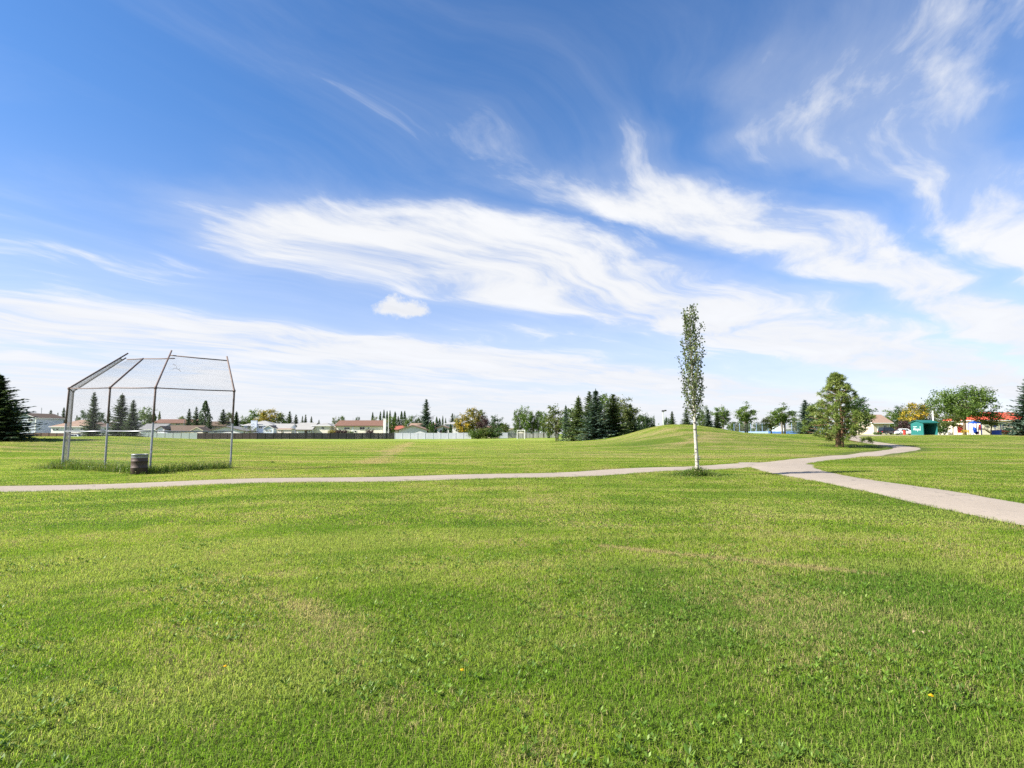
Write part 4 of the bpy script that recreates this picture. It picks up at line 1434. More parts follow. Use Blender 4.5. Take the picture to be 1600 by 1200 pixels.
SP, LF, SI, BU = 'spruce_tree', 'leafy_tree', 'poplar_tree', 'bush'
T_ = [
    # key, px, top, Y, width px, material, name, label
    ('bigspruce0', -6, 586, 50, 92, 'spruce', SP, 'huge dark spruce on the grassy rise at the edge of the picture'),
    ('bigspruce1', 1616, 584, 90, 66, 'bluespruce', SP, 'large blue-green spruce beside the red-roofed hall, cut by the picture edge'),
    ('midspruce0', 146, 613, 77, 25, 'spruce', SP, 'slim tiered spruce nearest the tan-roofed bungalow, first of three behind the backstop'),
    ('midspruce1', 190, 617, 76, 36, 'spruce', SP, 'ragged broad spruce in the middle of three behind the backstop'),
    ('midspruce0', 208, 625, 74, 25, 'spruce', SP, 'dark spruce closest to the drum of three behind the backstop'),
    ('spruce0', 25, 626, 225, 24, 'spruce', SP, 'hazy spruce rising just past the huge dark spruce'),
    ('spruce1', 42, 640, 235, 15, 'spruce', SP, 'small spruce top above the gable of the blue-grey house'),
    ('spruce2', 80, 641, 230, 17, 'spruce', SP, 'low spruce behind the brown roof of the blue-grey house'),
    ('spruce0', 91, 645, 235, 9, 'spruce', SP, 'narrow spruce top at the end of the brown roof'),
    ('spruce1', 100, 637, 225, 13, 'spruce', SP, 'dark spruce just outside the backstop end post'),
    ('spruce2', 121, 649, 235, 10, 'spruce', SP, 'tiny spruce top over the tan hipped roof'),
    ('leafy1', 133, 641, 220, 19, 'dark', LF, 'dark round tree touching the slim tiered spruce'),
    ('leafy2', 157, 643, 220, 15, 'dark', LF, 'dark tree between the slim spruce and the ragged spruce'),
    ('spruce0', 171, 641, 225, 14, 'spruce', SP, 'spruce top over the grey gabled house'),
    ('leafy0', 226, 636, 196, 32, 'green', LF, 'round green tree beside the three spruces behind the backstop'),
    ('spire0', 250, 642, 232, 5, 'olive', SI, 'single thin columnar tree on the skyline inside the backstop'),
    ('spire1', 242, 645, 230, 7, 'dark', SI, 'short dark columnar tree beside the backstop corner post'),
    ('leafy3', 284, 650, 226, 18, 'olive', LF, 'olive tree behind the long brown-roofed house'),
    ('spruce1', 296, 639, 203, 15, 'spruce', SP, 'short spruce left of the tall dark clump in the backstop'),
    ('spruce2', 307, 636, 200, 17, 'spruce', SP, 'dark twin-topped spruce in the clump behind the brown garage'),
    ('spire0', 321, 626, 199, 17, 'dark', SI, 'tallest dark columnar tree seen through the backstop mesh'),
    ('spruce0', 328, 648, 196, 14, 'spruce', SP, 'small spruce at the foot of the tallest columnar tree'),
    ('spruce1', 349, 640, 206, 21, 'spruce', SP, 'broad spruce just inside the backstop end post'),
    ('leafy2', 358, 644, 212, 15, 'olive', LF, 'pale olive tree crossed by the backstop end post'),
    ('midspruce1', 370, 644, 194, 21, 'dark', SP, 'bright green spruce just outside the backstop'),
    ('leafy0', 386, 650, 214, 22, 'green', LF, 'low green tree at the start of the clump over the chimney house'),
    ('leafy1', 402, 640, 216, 32, 'green', LF, 'tall green tree right above the blue chimney'),
    ('leafy2', 421, 639, 212, 34, 'yellow', LF, 'yellowing tree in the middle of the clump over the chimney house'),
    ('leafy3', 437, 645, 212, 26, 'olive', LF, 'olive tree at the far end of the clump over the chimney house'),
    ('sparse', 394, 662, 176.5, 24, 'olive', LF, 'sparse grey-green tree in front of the blue chimney'),
    ('leafy0', 446, 656, 208, 14, 'dark', LF, 'low dark tree above the cream shed'),
    ('spruce0', 453, 643, 218, 18, 'spruce', SP, 'tallest dark spruce above the pale-roofed bungalow'),
    ('spruce1', 463, 648, 218, 14, 'spruce', SP, 'second spruce above the pale-roofed bungalow'),
    ('spruce2', 473, 650, 224, 9, 'spruce', SP, 'left one of a close pair of small spruces over the white garage'),
    ('spruce0', 478, 648, 224, 10, 'spruce', SP, 'taller one of a close pair of small spruces over the white garage'),
    ('spruce1', 487, 651, 224, 10, 'spruce', SP, 'lone small spruce over the edge of the white garage'),
    ('spruce2', 499, 656, 230, 8, 'spruce', SP, 'tiny spruce tip over the cream hipped house'),
    ('leafy1', 525, 652, 222, 14, 'olive', LF, 'grey-green tree top at the end of the red-brown roof'),
    ('leafy2', 535, 650, 222, 14, 'green', LF, 'green tree top over the red-brown roof, beside the vent pipe'),
    ('leafy3', 559, 651, 226, 9, 'dark', LF, 'small dark tree top over the middle of the red-brown roof'),
    ('spire0', 582.5, 644, 224, 5.5, 'dark', SI, 'first columnar poplar over the red-brown roof, apart from the row'),
    ('leafy0', 586, 651, 222, 13, 'olive', LF, 'olive tree at the foot of the first columnar poplar'),
    ('spire1', 594.5, 643, 224, 5, 'dark', SI, 'second columnar poplar from the red-brown roof end'),
    ('spire0', 600, 640, 226, 5.5, 'dark', SI, 'tallest columnar poplar right behind the end chimney'),
    ('spire1', 605, 642, 224, 5, 'dark', SI, 'columnar poplar just past the end chimney'),
    ('spire0', 609.5, 641, 224, 5, 'dark', SI, 'columnar poplar touching the thin white mast'),
    ('spire1', 617.5, 643, 220, 7, 'dark', SI, 'columnar poplar over the end of the black fence'),
    ('spire0', 622.5, 650, 222, 6, 'dark', SI, 'shorter columnar poplar over the brick-red roof'),
    ('spire1', 627.5, 642.5, 222, 6.5, 'dark', SI, 'forked columnar poplar near the end of the row'),
    ('spire0', 632.5, 642, 220, 7, 'dark', SI, 'last columnar poplar of the row, above the garage slope'),
    ('leafy2', 611, 650, 190, 16, 'green', LF, 'soft grey-green tree behind the end of the black fence'),
    ('leafy0', 640, 650, 216, 15, 'green', LF, 'green tree just past the last columnar poplar'),
    ('leafy1', 649, 649, 220, 18, 'dark', LF, 'rounded dark tree above the peak of the wide garage gable'),
    ('leafy3', 658, 653, 220, 12, 'olive', LF, 'small olive tree at the foot of the tall lone spruce'),
    ('midspruce0', 666, 624, 193, 25, 'bluespruce', SP, 'tall lone spruce behind the wide garage gable'),
    ('cedar', 673, 657, 178, 6.5, 'cedar', 'cedar_tree', 'tallest bright green cedar at the garage gable corner'),
    ('cedar', 677.5, 658.5, 178, 6.5, 'cedar', 'cedar_tree', 'cedar next to the tallest one, on the small house side'),
    ('cedar', 668, 663, 181, 6, 'dark', 'cedar_tree', 'shorter darker cedar against the garage wall'),
    ('cedar', 682.5, 651, 205, 6, 'dark', 'cedar_tree', 'dark pointed cedar behind the small white house roof'),
    ('cedar', 687, 653.5, 205, 6, 'dark', 'cedar_tree', 'second dark pointed cedar behind the small white house roof'),
    ('cedar', 682, 669.5, 178, 5, 'dark', 'cedar_tree', 'low round-topped cedar at the corner of the small white house'),
    ('cedar', 694, 667.5, 177.5, 6.5, 'dark', 'cedar_tree', 'cedar right of the dark door of the small white house'),
    ('cedar', 697.5, 669, 177.5, 5.5, 'dark', 'cedar_tree', 'lowest cedar of the pair right of the dark door'),
    ('cedar', 704.5, 662.5, 178, 6, 'dark', 'cedar_tree', 'dark cedar against the bright white house'),
    ('spire1', 692, 649.5, 230, 3.5, 'dark', SI, 'very thin columnar tree behind the small white house'),
    ('spire0', 696.5, 653, 230, 3.5, 'dark', SI, 'shorter very thin columnar tree behind the small white house'),
    ('spruce2', 707, 646, 224, 15, 'spruce', SP, 'spruce top over the bright white house'),
    ('leafy0', 714, 649, 216, 12, 'dark', LF, 'dark tree between the bright white house and the yellow tree'),
    ('leafy1', 724, 647, 181, 27, 'gold', LF, 'golden yellow tree at the end of the white fence'),
    ('leafy2', 738, 637, 184, 26, 'yellow', LF, 'tall yellow-green tree behind the golden one'),
    ('leafy3', 751, 640, 188, 20, 'olive', LF, 'olive tree between the yellow-green tree and the plum'),
    ('leafy0', 756, 650, 179, 19, 'plum', LF, 'dark purple plum tree above the big hedge'),
    ('leafy1', 776, 649, 196, 25, 'dark', LF, 'dark blue-green round tree past the purple plum'),
    ('small', 789, 661, 178, 14, 'olive', LF, 'small light green tree by the short white fence'),
    ('bush0', 744, 671, 171, 24, 'green', BU, 'lighter green bush at the near end of the big hedge'),
    ('bush1', 760, 668.5, 171.5, 26, 'olive', BU, 'tall pale bush in the middle of the big hedge'),
    ('bush2', 773, 668, 171, 24, 'dark', BU, 'dark green bush at the goal end of the big hedge'),
    ('bush0', 520, 671.5, 176.5, 13, 'yellow', BU, 'yellow-green bush peeping over the black fence'),
    ('bush1', 534, 671, 176.5, 22, 'plum', BU, 'reddish bush over the black fence below the red-brown roof'),
    ('bush2', 549, 673, 176, 9, 'cedar', BU, 'bright green bush over the black fence below the front door'),
    ('bush0', 579, 670.5, 176.5, 13, 'plum', BU, 'thin reddish bush by the last window of the bi-level house'),
    ('leafy3', 809, 639, 166, 16, 'green', LF, 'narrow green tree just behind the white goal'),
    ('leafy0', 822, 635, 165, 23, 'green', LF, 'tallest green tree right of the white goal'),
    ('leafy1', 833, 643, 167, 13, 'olive', LF, 'light green tree second from the tallest by the goal'),
    ('leafy2', 841, 641.5, 166, 14, 'green', LF, 'third slim green tree in the row by the goal'),
    ('leafy3', 849, 642.5, 164, 14, 'green', LF, 'last slim green tree in the row by the goal'),
    ('cedar', 857, 662, 160, 6, 'dark', 'cedar_tree', 'narrow dark cedar before the spruce clump'),
    ('leafy1', 870, 633, 118, 26, 'olive', LF, 'pale green leafy tree at the goal end of the spruce clump'),
    ('spruce0', 884, 634, 112, 18, 'bluespruce', SP, 'blue spruce at the goal end of the clump by the knoll'),
    ('leafy2', 894, 637, 114, 20, 'green', LF, 'leafy tree low in the spruce clump beside the blue spruce'),
    ('midspruce1', 904, 621, 108, 28, 'softspruce', SP, 'olive-dark spruce second in the clump by the knoll'),
    ('midspruce0', 921, 612, 106, 24, 'softspruce', SP, 'pointed spruce behind the front spruce of the clump'),
    ('midspruce1', 931, 610.5, 98, 30, 'bluespruce', SP, 'front and tallest spruce of the clump by the knoll'),
    ('leafy3', 944, 615, 110, 22, 'green', LF, 'light green leafy top in the middle of the spruce clump'),
    ('midspruce0', 958, 616, 100, 32, 'softspruce', SP, 'wide dark spruce at the knoll side of the clump'),
    ('leafy0', 974, 621, 106, 26, 'olive', LF, 'yellow-green leafy tree behind the wide dark spruce'),
    ('midspruce1', 985, 632, 108, 22, 'softspruce', SP, 'open spruce at the knoll end of the clump'),
    ('bush1', 1003, 646, 116, 22, 'dark', BU, 'dark green bush on the slope before the knoll top'),
    ('bush2', 1016, 650, 118, 13, 'dark', BU, 'smaller bush next to the dark one on the knoll slope'),
    ('spruce1', 1050, 643, 112, 17, 'spruce', SP, 'little spruce peeping over the knoll beside the floodlight'),
    ('bush0', 1043, 652, 110, 13, 'dark', BU, 'low dark bush at the foot of the floodlight'),
    ('spruce2', 1072, 636, 112, 19, 'spruce', SP, 'spruce half hidden behind the lone poplar'),
    ('spruce0', 1106, 640, 114, 22, 'bluespruce', SP, 'blue-green spruce just past the lone poplar'),
    ('leafy1', 1099, 633, 116, 18, 'green', LF, 'light leafy tree directly behind the lone poplar'),
    ('spruce1', 1120, 645, 116, 18, 'spruce', SP, 'dark low spruce beneath the first leafy tree past the poplar'),
    ('vee1', 1128, 635, 120, 27, 'green', LF, 'first leafy tree past the lone poplar, above a dark spruce'),
    ('leafy2', 1147, 659, 165, 20, 'green', LF, 'low distant green tree between two leafy park trees'),
    ('leafy3', 1157, 664, 160, 12, 'olive', LF, 'low distant olive tree by the pale end of the court fence'),
    ('vee0', 1165, 628, 122, 31, 'green', LF, 'vase-shaped leafy tree at the pale end of the court fence'),
    ('leafy0', 1188, 659, 185, 24, 'dark', LF, 'distant dark tree seen across the court'),
    ('vee0', 1223, 630, 119, 38, 'green', LF, 'wide vase-shaped leafy tree before the dark blue screens'),
    ('vee1', 1204, 650, 123, 26, 'olive', LF, 'lower light tree leaning into the wide vase-shaped one'),
    ('leafy1', 1243, 650, 150, 16, 'olive', LF, 'olive tree between the wide vase-shaped tree and blue spruce'),
    ('midspruce0', 1258, 625, 104, 31, 'bluespruce', SP, 'blue spruce at the end of the court fence next to the pine'),
    ('leafy2', 1278, 628, 122, 30, 'dark', LF, 'dark leafy tree between the blue spruce and the pine'),
    ('leafy3', 1338, 620, 98, 42, 'dark', LF, 'dark leafy tree showing behind the pine on its path side'),
    ('leafy0', 1393, 640, 180, 36, 'green', LF, 'grey-green tree over the orange-brown house roof'),
    ('leafy1', 1411, 633, 176, 28, 'dark', LF, 'dark green tree behind the golden one near the shed'),
    ('leafy2', 1427, 629, 168, 34, 'gold', LF, 'golden autumn tree behind the teal shed'),
    ('leafy3', 1448, 631, 172, 30, 'olive', LF, 'olive tree between the golden tree and the white lamp pole'),
    ('bush2', 1413, 656, 150, 24, 'plum', BU, 'purple-leaved bush behind the teal shed'),
    ('bush1', 1466, 655, 150, 22, 'dark', BU, 'dark bush at the open side of the teal shed'),
    ('bush0', 1368, 675, 120, 11, 'cedar', BU, 'small light green shrub by the house wall beyond the pine'),
    ('elm', 1505, 604, 106, 76, 'green', 'elm_tree', 'big spreading elm over the playground'),
    ('small', 1486, 646, 102, 30, 'olive', LF, 'slender light green tree between the shed and the big elm'),
    ('small', 1545, 640, 105, 34, 'olive', LF, 'small leaning olive tree before the yellow slide'),
]
for (key, px, top, Y, wp_, mt, nm, lb) in T_:
    cat = {SP: 'spruce', SI: 'poplar', BU: 'bush', 'cedar_tree': 'cedar', 'elm_tree': 'elm'}.get(nm, 'tree')
    tree(key, px, top, Y, wp_, lb, mt, nm, cat)
tree('pine', 1309, 583, 60, 80, 'bushy green pine with two orange stems at the path bend', 'pine', 'pine_tree', 'pine', rz=0.)

# woods beyond the houses, one low mass on the horizon
rngw = np.random.default_rng(3)
Cw = []
for k in range(330):
    a = rngw.uniform(-1.05, 1.05)
    dd_ = rngw.uniform(300, 520)
    x, y = dd_ * math.sin(a), dd_ * math.cos(a)
    hh = rngw.uniform(4.5, 8.0) * dd_ / 400
    n = 46
    q = rdir(rngw, n) * rngw.uniform(.4, 1, (n, 1)) ** .5
    Cw.append(np.array([x, y, H1(x, y) + hh * .5]) + q * np.array([hh * .75, hh * .75, hh * .52]))
Cw = np.concatenate(Cw)
Nn = rdir(rngw, len(Cw))
s_ = rngw.uniform(.6, 1.3, len(Cw))
A_, B_ = frames(rngw, Nn, s_, s_ * .7)
ow = link('far_woods', leaf_mesh('crown', Cw, A_, B_, M['dark']))
tag(ow, 'low dark line of distant trees along the horizon', 'woods', kind='stuff')
#PART5

# ------------------------------------------------------------------ the backstop
def P(px, py, Y):
    xc, yc = (px - 800) / F, (600 - py) / F
    k = Y / (math.cos(PITCH) - yc * math.sin(PITCH))
    return Vector((xc * k, Y, EYE + k * (yc * math.cos(PITCH) + math.sin(PITCH))))


O = Vector((-17.5, 26., .1))
bs = thing('backstop', 'tall chain-link baseball backstop with forward-leaning hood on grey posts', 'backstop', O)


def grounded(p):
    return Vector((p.x, p.y, H1(p.x, p.y) - .35))


PO_ = {
    'A': (P(97, 727, 26.3), P(108, 607, 26.3), P(200, 552, 28.6)),
    'A2': (P(106, 719, 28.9), P(114.5, 612, 28.9), P(197, 559, 30.3)),
    'B': (P(164, 728, 24.9), P(172, 606, 24.9), P(224, 560, 26.4)),
    'C': (P(234, 738, 23.7), P(243, 606, 23.7), P(268, 548, 26.3)),
    'D': (P(360, 730, 26.3), P(366, 611, 26.3), P(354.5, 557, 27.1)),
}
bend, foot, mid_ = {}, {}, {}
for k, (b0, b1, tip) in PO_.items():
    f0 = grounded(b0)
    f0 = b1 + (b0 - b1) * ((b1.z - f0.z) / (b1.z - b0.z))
    foot[k], bend[k] = f0, b1
    q = (1.72 - b0.z) / (b1.z - b0.z)
    mid_[k] = b0.lerp(b1, q)
    m2 = b0.lerp(b1, q + .1)
    t = MB()
    t.tube([f0 - O, mid_[k] - O, m2 - O], .043, 10, cap=False, mi=0)
    t.tube([m2 - O, b1 - O, b1.lerp(tip, .04) + Vector((0, 0, .02)) - O, tip - O], [.043, .043, .04, .036], 10, mi=1)
    t.tube([b1 - O - Vector((0, 0, .05)), b1 - O + Vector((0, 0, .06))], .058, 10, mi=1)
    t.build('post', [M['galv'], M['rust']], bs, True)


def rail(a, b, r=.026, mt='galv', ext=0.):
    a, b = Vector(a), Vector(b)
    dd = (b - a).normalized() * ext
    m_ = (a + b) / 2 + Vector((0, 0, -.012 * (b - a).length * .3))
    MB().tube([a - dd - O, m_ - O, b + dd - O], r, 8).build('rail', M[mt], bs, True)


for a, b in (('A', 'B'), ('B', 'C'), ('C', 'D'), ('A', 'A2')):
    rail(bend[a], bend[b], .024, 'rust', .12 if a == 'A' else 0.)
    rail(mid_[a], mid_[b], .026)
    lo = Vector((0, 0, .3))
    if a != 'C':
        rail(foot[a] + lo + Vector((0, 0, .2)), foot[b] + lo + Vector((0, 0, .2)), .022)
tAB, tB, tC0 = P(199, 561.5, 27.4), P(224, 560.5, 26.4), P(262.5, 560, 25.65)
rail(tAB, tB, .024, 'rust', .05)
rail(tB, P(273, 560, 25.4), .024, 'rust')
tC, tD = P(265, 555, 26.15), P(356, 563.5, 27.0)
rail(tC, tD, .026, 'rust')
tA, tA2 = P(187, 559.5, 28.3), P(192, 562, 30.2)
rail(tA, tA2, .024, 'rust')
up_ = Vector((0, 0, .42))
for nm_, q in (('AB', (foot['A'] + up_, foot['B'] + up_, bend['A'], bend['B'])), ('BC', (foot['B'] + up_, foot['C'] + up_, bend['B'], bend['C'])),
               ('CD', (foot['C'] + up_, foot['D'] + up_, bend['C'], bend['D'])), ('A2', (foot['A2'] + up_, foot['A'] + up_, bend['A2'], bend['A'])),
               ('hAB', (bend['A'], bend['B'], tAB, tB)), ('hBC', (bend['B'], bend['C'], tB, tC0)), ('hCD', (bend['C'], bend['D'], tC, tD)),
               ('hA2', (bend['A2'], bend['A'], tA2, tA))):
    b = MB()
    chain(b, *[p - O + Vector((.012, .03, 0)) for p in q], .07, .0012)
    me_ = b.mesh('chain_link_mesh', M['wire'])
    link('chain_link_mesh', me_, bs)['kind'] = 'stuff'
# wire ties where the mesh is laced to the posts
tie = MB().tube([(-.055, 0, 0), (0, -.055, .01), (.055, 0, 0), (0, .055, .01), (-.055, 0, 0)], .006, 4).mesh('wire_tie', M['wire'])
for k in ('B', 'C', 'D'):
    for i in range(6):
        q = foot[k].lerp(bend[k], .2 + .14 * i)
        o = link('wire_tie', tie, bs)
        o.location = q - O

tw = thing('twig', 'dry forked twig caught on the mesh of the backstop hood', 'twig', P(275, 577, 25.2))
tb = MB()
for pl in ([(-.18, 0, .0), (0, 0, .05), (.12, .0, -.02), (.22, 0, -.1)], [(0, 0, .05), (.03, 0, .14)], [(.12, 0, -.02), (.16, 0, .04)]):
    tb.tube(pl, .008, 4)
tb.build('stem', M['bark'], tw)
MB().tube([(-.15, 0, .22), (-.05, 0, .19), (-.02, 0, .16)], .008, 4).build('side_shoot', M['bark'], tw)

# ------------------------------------------------------------------ the drum used as a litter barrel
dp_ = P(217, 740, 23.05)
dz_ = H1(dp_.x, dp_.y)
dr = thing('steel_drum', 'brown steel drum with tin rim chained to the backstop post', 'drum', (dp_.x, dp_.y, dz_))
rD, hD = .29, .80
prof = [(0, 0), (rD - .015, 0), (rD, .015)]
for zc in (.27, .53):
    prof += [(rD, zc - .03), (rD + .014, zc - .012), (rD + .014, zc + .012), (rD, zc + .03)]
prof += [(rD, hD - .14)]
MB().lathe(prof, 32).build('body', M['drum'], dr, True)
MB().lathe([(rD + .001, hD - .14), (rD + .003, hD - .02), (rD + .014, hD - .012), (rD + .014, hD + .008), (rD - .006, hD + .012), (rD - .016, hD - .004), (rD - .016, hD - .35)], 32).build('rim', M['galv'], dr, True)
for zc in (.27, .53):
    MB().lathe([(rD + .0145, zc - .01), (rD + .019, zc), (rD + .0145, zc + .01)], 32).build('hoop', M['drum'], dr, True)
MB().lathe([(0, .42), (rD - .02, .45)], 24).build('litter_bag', TYRE, dr)
hook = P(238, 704, 23.6) - Vector((dp_.x, dp_.y, dz_))
MB().tube([(rD - .02, .02, hD), (rD + .08, .1, hD + .02), tuple(hook)], .011, 5).build('chain', M['galv'], dr)

# ------------------------------------------------------------------ the lone young poplar
Yt = 21.9
xt = wx(1087, Yt)
gt = H1(xt, Yt)
pt = thing('young_poplar', 'tall slim lone poplar with white trunk beside the path', 'poplar', (xt, Yt, gt))
rng = np.random.default_rng(11)
rnd = random.Random(11)
HT = wz(474, Yt) - gt
Tm = MB()
axis = [(0, 0, -.2, .125), (0, 0, .15, .105), (-.015, 0, .8, .092), (-.04, .01, 1.6, .088), (-.05, 0, 2.2, .078), (-.07, 0, 3.2, .058), (-.10, .01, 4.4, .04), (-.13, 0, 5.5, .022), (-.15, 0, HT * .985, .008)]
Tm.tube([a[:3] for a in axis], [a[3] * .72 for a in axis], 10)


def on_axis(z):
    zs = [a[2] for a in axis]
    return Vector((float(np.interp(z, zs, [a[0] for a in axis])), 0, z))


for (z, a, s) in ((.62, .3, .05), (.78, 3.4, .035), (.70, 5.8, .04), (1.0, 2.2, .03), (.35, 1., .025), (1.5, 0.2, .03)):     # knots and stubs
    p_ = on_axis(z)
    Tm.tube([p_, p_ + Vector((math.cos(a) * .13, -abs(math.sin(a)) * .1, .03))], [s, s * .5], 6)
crC, crA, crB = [], [], []
limbs = []
for k in range(46):
    z = 1.95 + (HT - 2.4) * (k / 46) ** 1.05
    a = k * 2.399 + rnd.uniform(-.4, .4)
    f = (z - 1.9) / (HT - 1.9)
    reach = float(np.interp(f, [0, .12, .3, .55, .75, .9, 1], [.30, .44, .47, .40, .36, .24, .1])) * rnd.uniform(.6, 1.15)
    Ln = float(np.interp(f, [0, .5, 1], [1.35, 1.0, .35]))
    s_ = on_axis(z)
    e = s_ + Vector((math.cos(a) * reach, math.sin(a) * reach, Ln))
    e.z = min(e.z, HT)
    m_ = s_.lerp(e, .4) + Vector((math.cos(a) * reach * .3, math.sin(a) * reach * .3, -.05))
    Tm.tube([s_, m_, e], [.016 * (1.3 - f), .010, .004], 4, cap=False, mi=1)
    n = int(82 * (1.15 - .5 * f))
    for j in range(n):
        q = rnd.uniform(.12, 1.02)
        c = (s_.lerp(m_, q / .45) if q < .45 else m_.lerp(e, (q - .45) / .55)) + Vector((rnd.gauss(0, .06), rnd.gauss(0, .06), rnd.gauss(0, .05)))
        crC.append(c)
crC = np.array(crC)
Nn = rdir(rng, len(crC)) + np.array([-.2, -.3, .1])
Nn /= np.linalg.norm(Nn, axis=1, keepdims=True)
s_ = rng.uniform(.028, .048, len(crC))
A_, B_ = frames(rng, Nn, s_, s_ * .82)
Tm.build('trunk', [M['birch'], M['greybark']], pt, True)
link('crown', leaf_mesh('crown', crC, A_, B_, M['poplar']), pt)


# ------------------------------------------------------------------ tall weeds along the backstop and round the poplar
def weeds(name, pts, hmax, label, nb=5, seed=1, leafy=.5):
    rng = np.random.default_rng(seed)
    C, A, B = [], [], []
    for (x, y, k) in pts:
        g = H1(x, y)
        for j in range(nb):
            h = hmax * k * rng.uniform(.35, 1.)
            le = rng.normal(size=2) * .28
            a = np.array([le[0] * h, le[1] * h, h]) * .5
            ox, oy = rng.normal(size=2) * .05
            C.append(np.array([x + ox, y + oy, g - .02]) + a)
            A.append(a)
            s = rdir(rng, 1)[0] * np.array([1, 1, .1])
            B.append(s * rng.uniform(.004, .009))
        if rng.random() < leafy:
            for j in range(7):
                h = hmax * k * rng.uniform(.05, .8)
                C.append(np.array([x, y, g + h]) + rng.normal(size=3) * np.array([.09, .09, .02]))
                d_ = rdir(rng, 1)[0] * np.array([1, 1, .5])
                e_ = np.cross(d_, rdir(rng, 1)[0] * .4 + np.array([0, 0, 1.]))
                s = rng.uniform(.025, .06)
                A.append(d_ * s)
                B.append(e_ / (np.linalg.norm(e_) + 1e-6) * s * .42)
    o = link(name, leaf_mesh('weeds', np.array(C), np.array(A), np.array(B), M['tallgrass']))
    # leafy part of the mix is greener: second slot picked per leaf
    o.data.materials.append(M['weed'])
    mi = (rng.random(len(o.data.polygons)) < .55).astype(np.int32)
    o.data.polygons.foreach_set('material_index', mi)
    tag(o, label, 'weeds', kind='stuff')
    return o


rw = random.Random(8)
wp = []
for a, b, n_, k0 in (('A', 'B', 330, .85), ('B', 'C', 420, .8), ('C', 'D', 420, .75), ('A', 'A2', 160, .8)):
    for i in range(n_):
        q = foot[a].lerp(foot[b], rw.random())
        wp.append((q.x + rw.gauss(0, .20), q.y + rw.gauss(-.12, .26), k0 * rw.uniform(.45, 1.15)))
for i in range(110):
    wp.append((foot['A'].x + rw.gauss(-.3, .4), foot['A'].y + rw.gauss(-.2, .3), .6 * rw.random() + .15))
for i in range(60):
    wp.append((dp_.x + rw.gauss(0, .35), dp_.y + rw.gauss(.0, .3), .3 * rw.random() + .1))
weeds('tall_weeds', wp, .62, 'tall rough grass and weeds along the foot of the backstop', 6, 2)
wp = []
for i in range(560):
    a, r = rw.random() * 6.28, abs(rw.gauss(0, .6))
    wp.append((xt + math.cos(a) * r * 1.25, Yt + math.sin(a) * r * .9, max(.22, 1.0 - r * 1.0) * rw.uniform(.5, 1.05)))
weeds('tall_weeds', wp, .48, 'ring of uncut weeds round the foot of the lone poplar', 5, 3, .9)
wp = []
xpn = wx(1309, 60)
for i in range(160):
    wp.append((xpn + rw.gauss(-.3, .8), 60 + rw.gauss(0, .5), rw.uniform(.3, 1.)))
weeds('tall_weeds', wp, .5, 'scruffy grass at the foot of the pine', 5, 4, .6)


# ------------------------------------------------------------------ the grass itself: instanced tufts of blades, clipped at the path
def blade_mesh(name, X, Y, Z, h, wd, rng, mt, seg=2, bend_=.55):
    n = len(X)
    az = rng.random(n) * 6.2832
    ln = rng.uniform(.1, 1.0, n) * bend_
    dx, dy = np.cos(az), np.sin(az)
    sa = az + 1.5708 + rng.normal(size=n) * .5
    sx, sy = np.cos(sa) * wd / 2, np.sin(sa) * wd / 2
    if seg == 2:
        V = np.empty((n, 5, 3), np.float32)
        mx, my, mz = X + dx * ln * h * .3, Y + dy * ln * h * .3, Z + h * .62
        V[:, 0] = np.stack([X - sx, Y - sy, Z], -1)
        V[:, 1] = np.stack([X + sx, Y + sy, Z], -1)
        V[:, 2] = np.stack([mx + sx * .8, my + sy * .8, mz], -1)
        V[:, 3] = np.stack([mx - sx * .8, my - sy * .8, mz], -1)
        V[:, 4] = np.stack([X + dx * ln * h, Y + dy * ln * h, Z + h * (1 - ln * .3)], -1)
        idx = np.array([0, 1, 2, 3, 3, 2, 4])
        ls = np.array([0, 4])
        nv, nlp = 5, 7
    else:
        V = np.empty((n, 3, 3), np.float32)
        V[:, 0] = np.stack([X - sx, Y - sy, Z], -1)
        V[:, 1] = np.stack([X + sx, Y + sy, Z], -1)
        V[:, 2] = np.stack([X + dx * ln * h, Y + dy * ln * h, Z + h], -1)
        idx = np.array([0, 1, 2])
        ls = np.array([0])
        nv, nlp = 3, 3
    me = bpy.data.meshes.new(name)
    me.vertices.add(n * nv)
    me.loops.add(n * nlp)
    me.polygons.add(n * len(ls))
    me.vertices.foreach_set('co', V.reshape(-1))
    me.loops.foreach_set('vertex_index', (np.arange(n)[:, None] * nv + idx[None]).reshape(-1).astype(np.int32))
    me.polygons.foreach_set('loop_start', (np.arange(n)[:, None] * nlp + ls[None]).reshape(-1).astype(np.int32))
    me.update()
    me.materials.append(mt)
    return me


def patch_set(name, count, size, n, h0, h1, wd, seg, seed, bd=.75):
    col = bpy.data.collections.new(name)
    for i in range(count):
        rng = np.random.default_rng(seed + i)
        X, Y = rng.uniform(-size / 2, size / 2, n), rng.uniform(-size / 2, size / 2, n)
        h = h0 + (h1 - h0) * rng.random(n) ** 1.6
        w_ = wd * rng.uniform(.6, 1.3, n)
        tall = rng.random(n) < .05
        h = np.where(tall, h * 1.7, h)
        me = blade_mesh(name, X, Y, np.full(n, -.006), h, w_, rng, M['grass'], seg, bd)
        col.objects.link(bpy.data.objects.new('%s_%d' % (name, i), me))
    return col


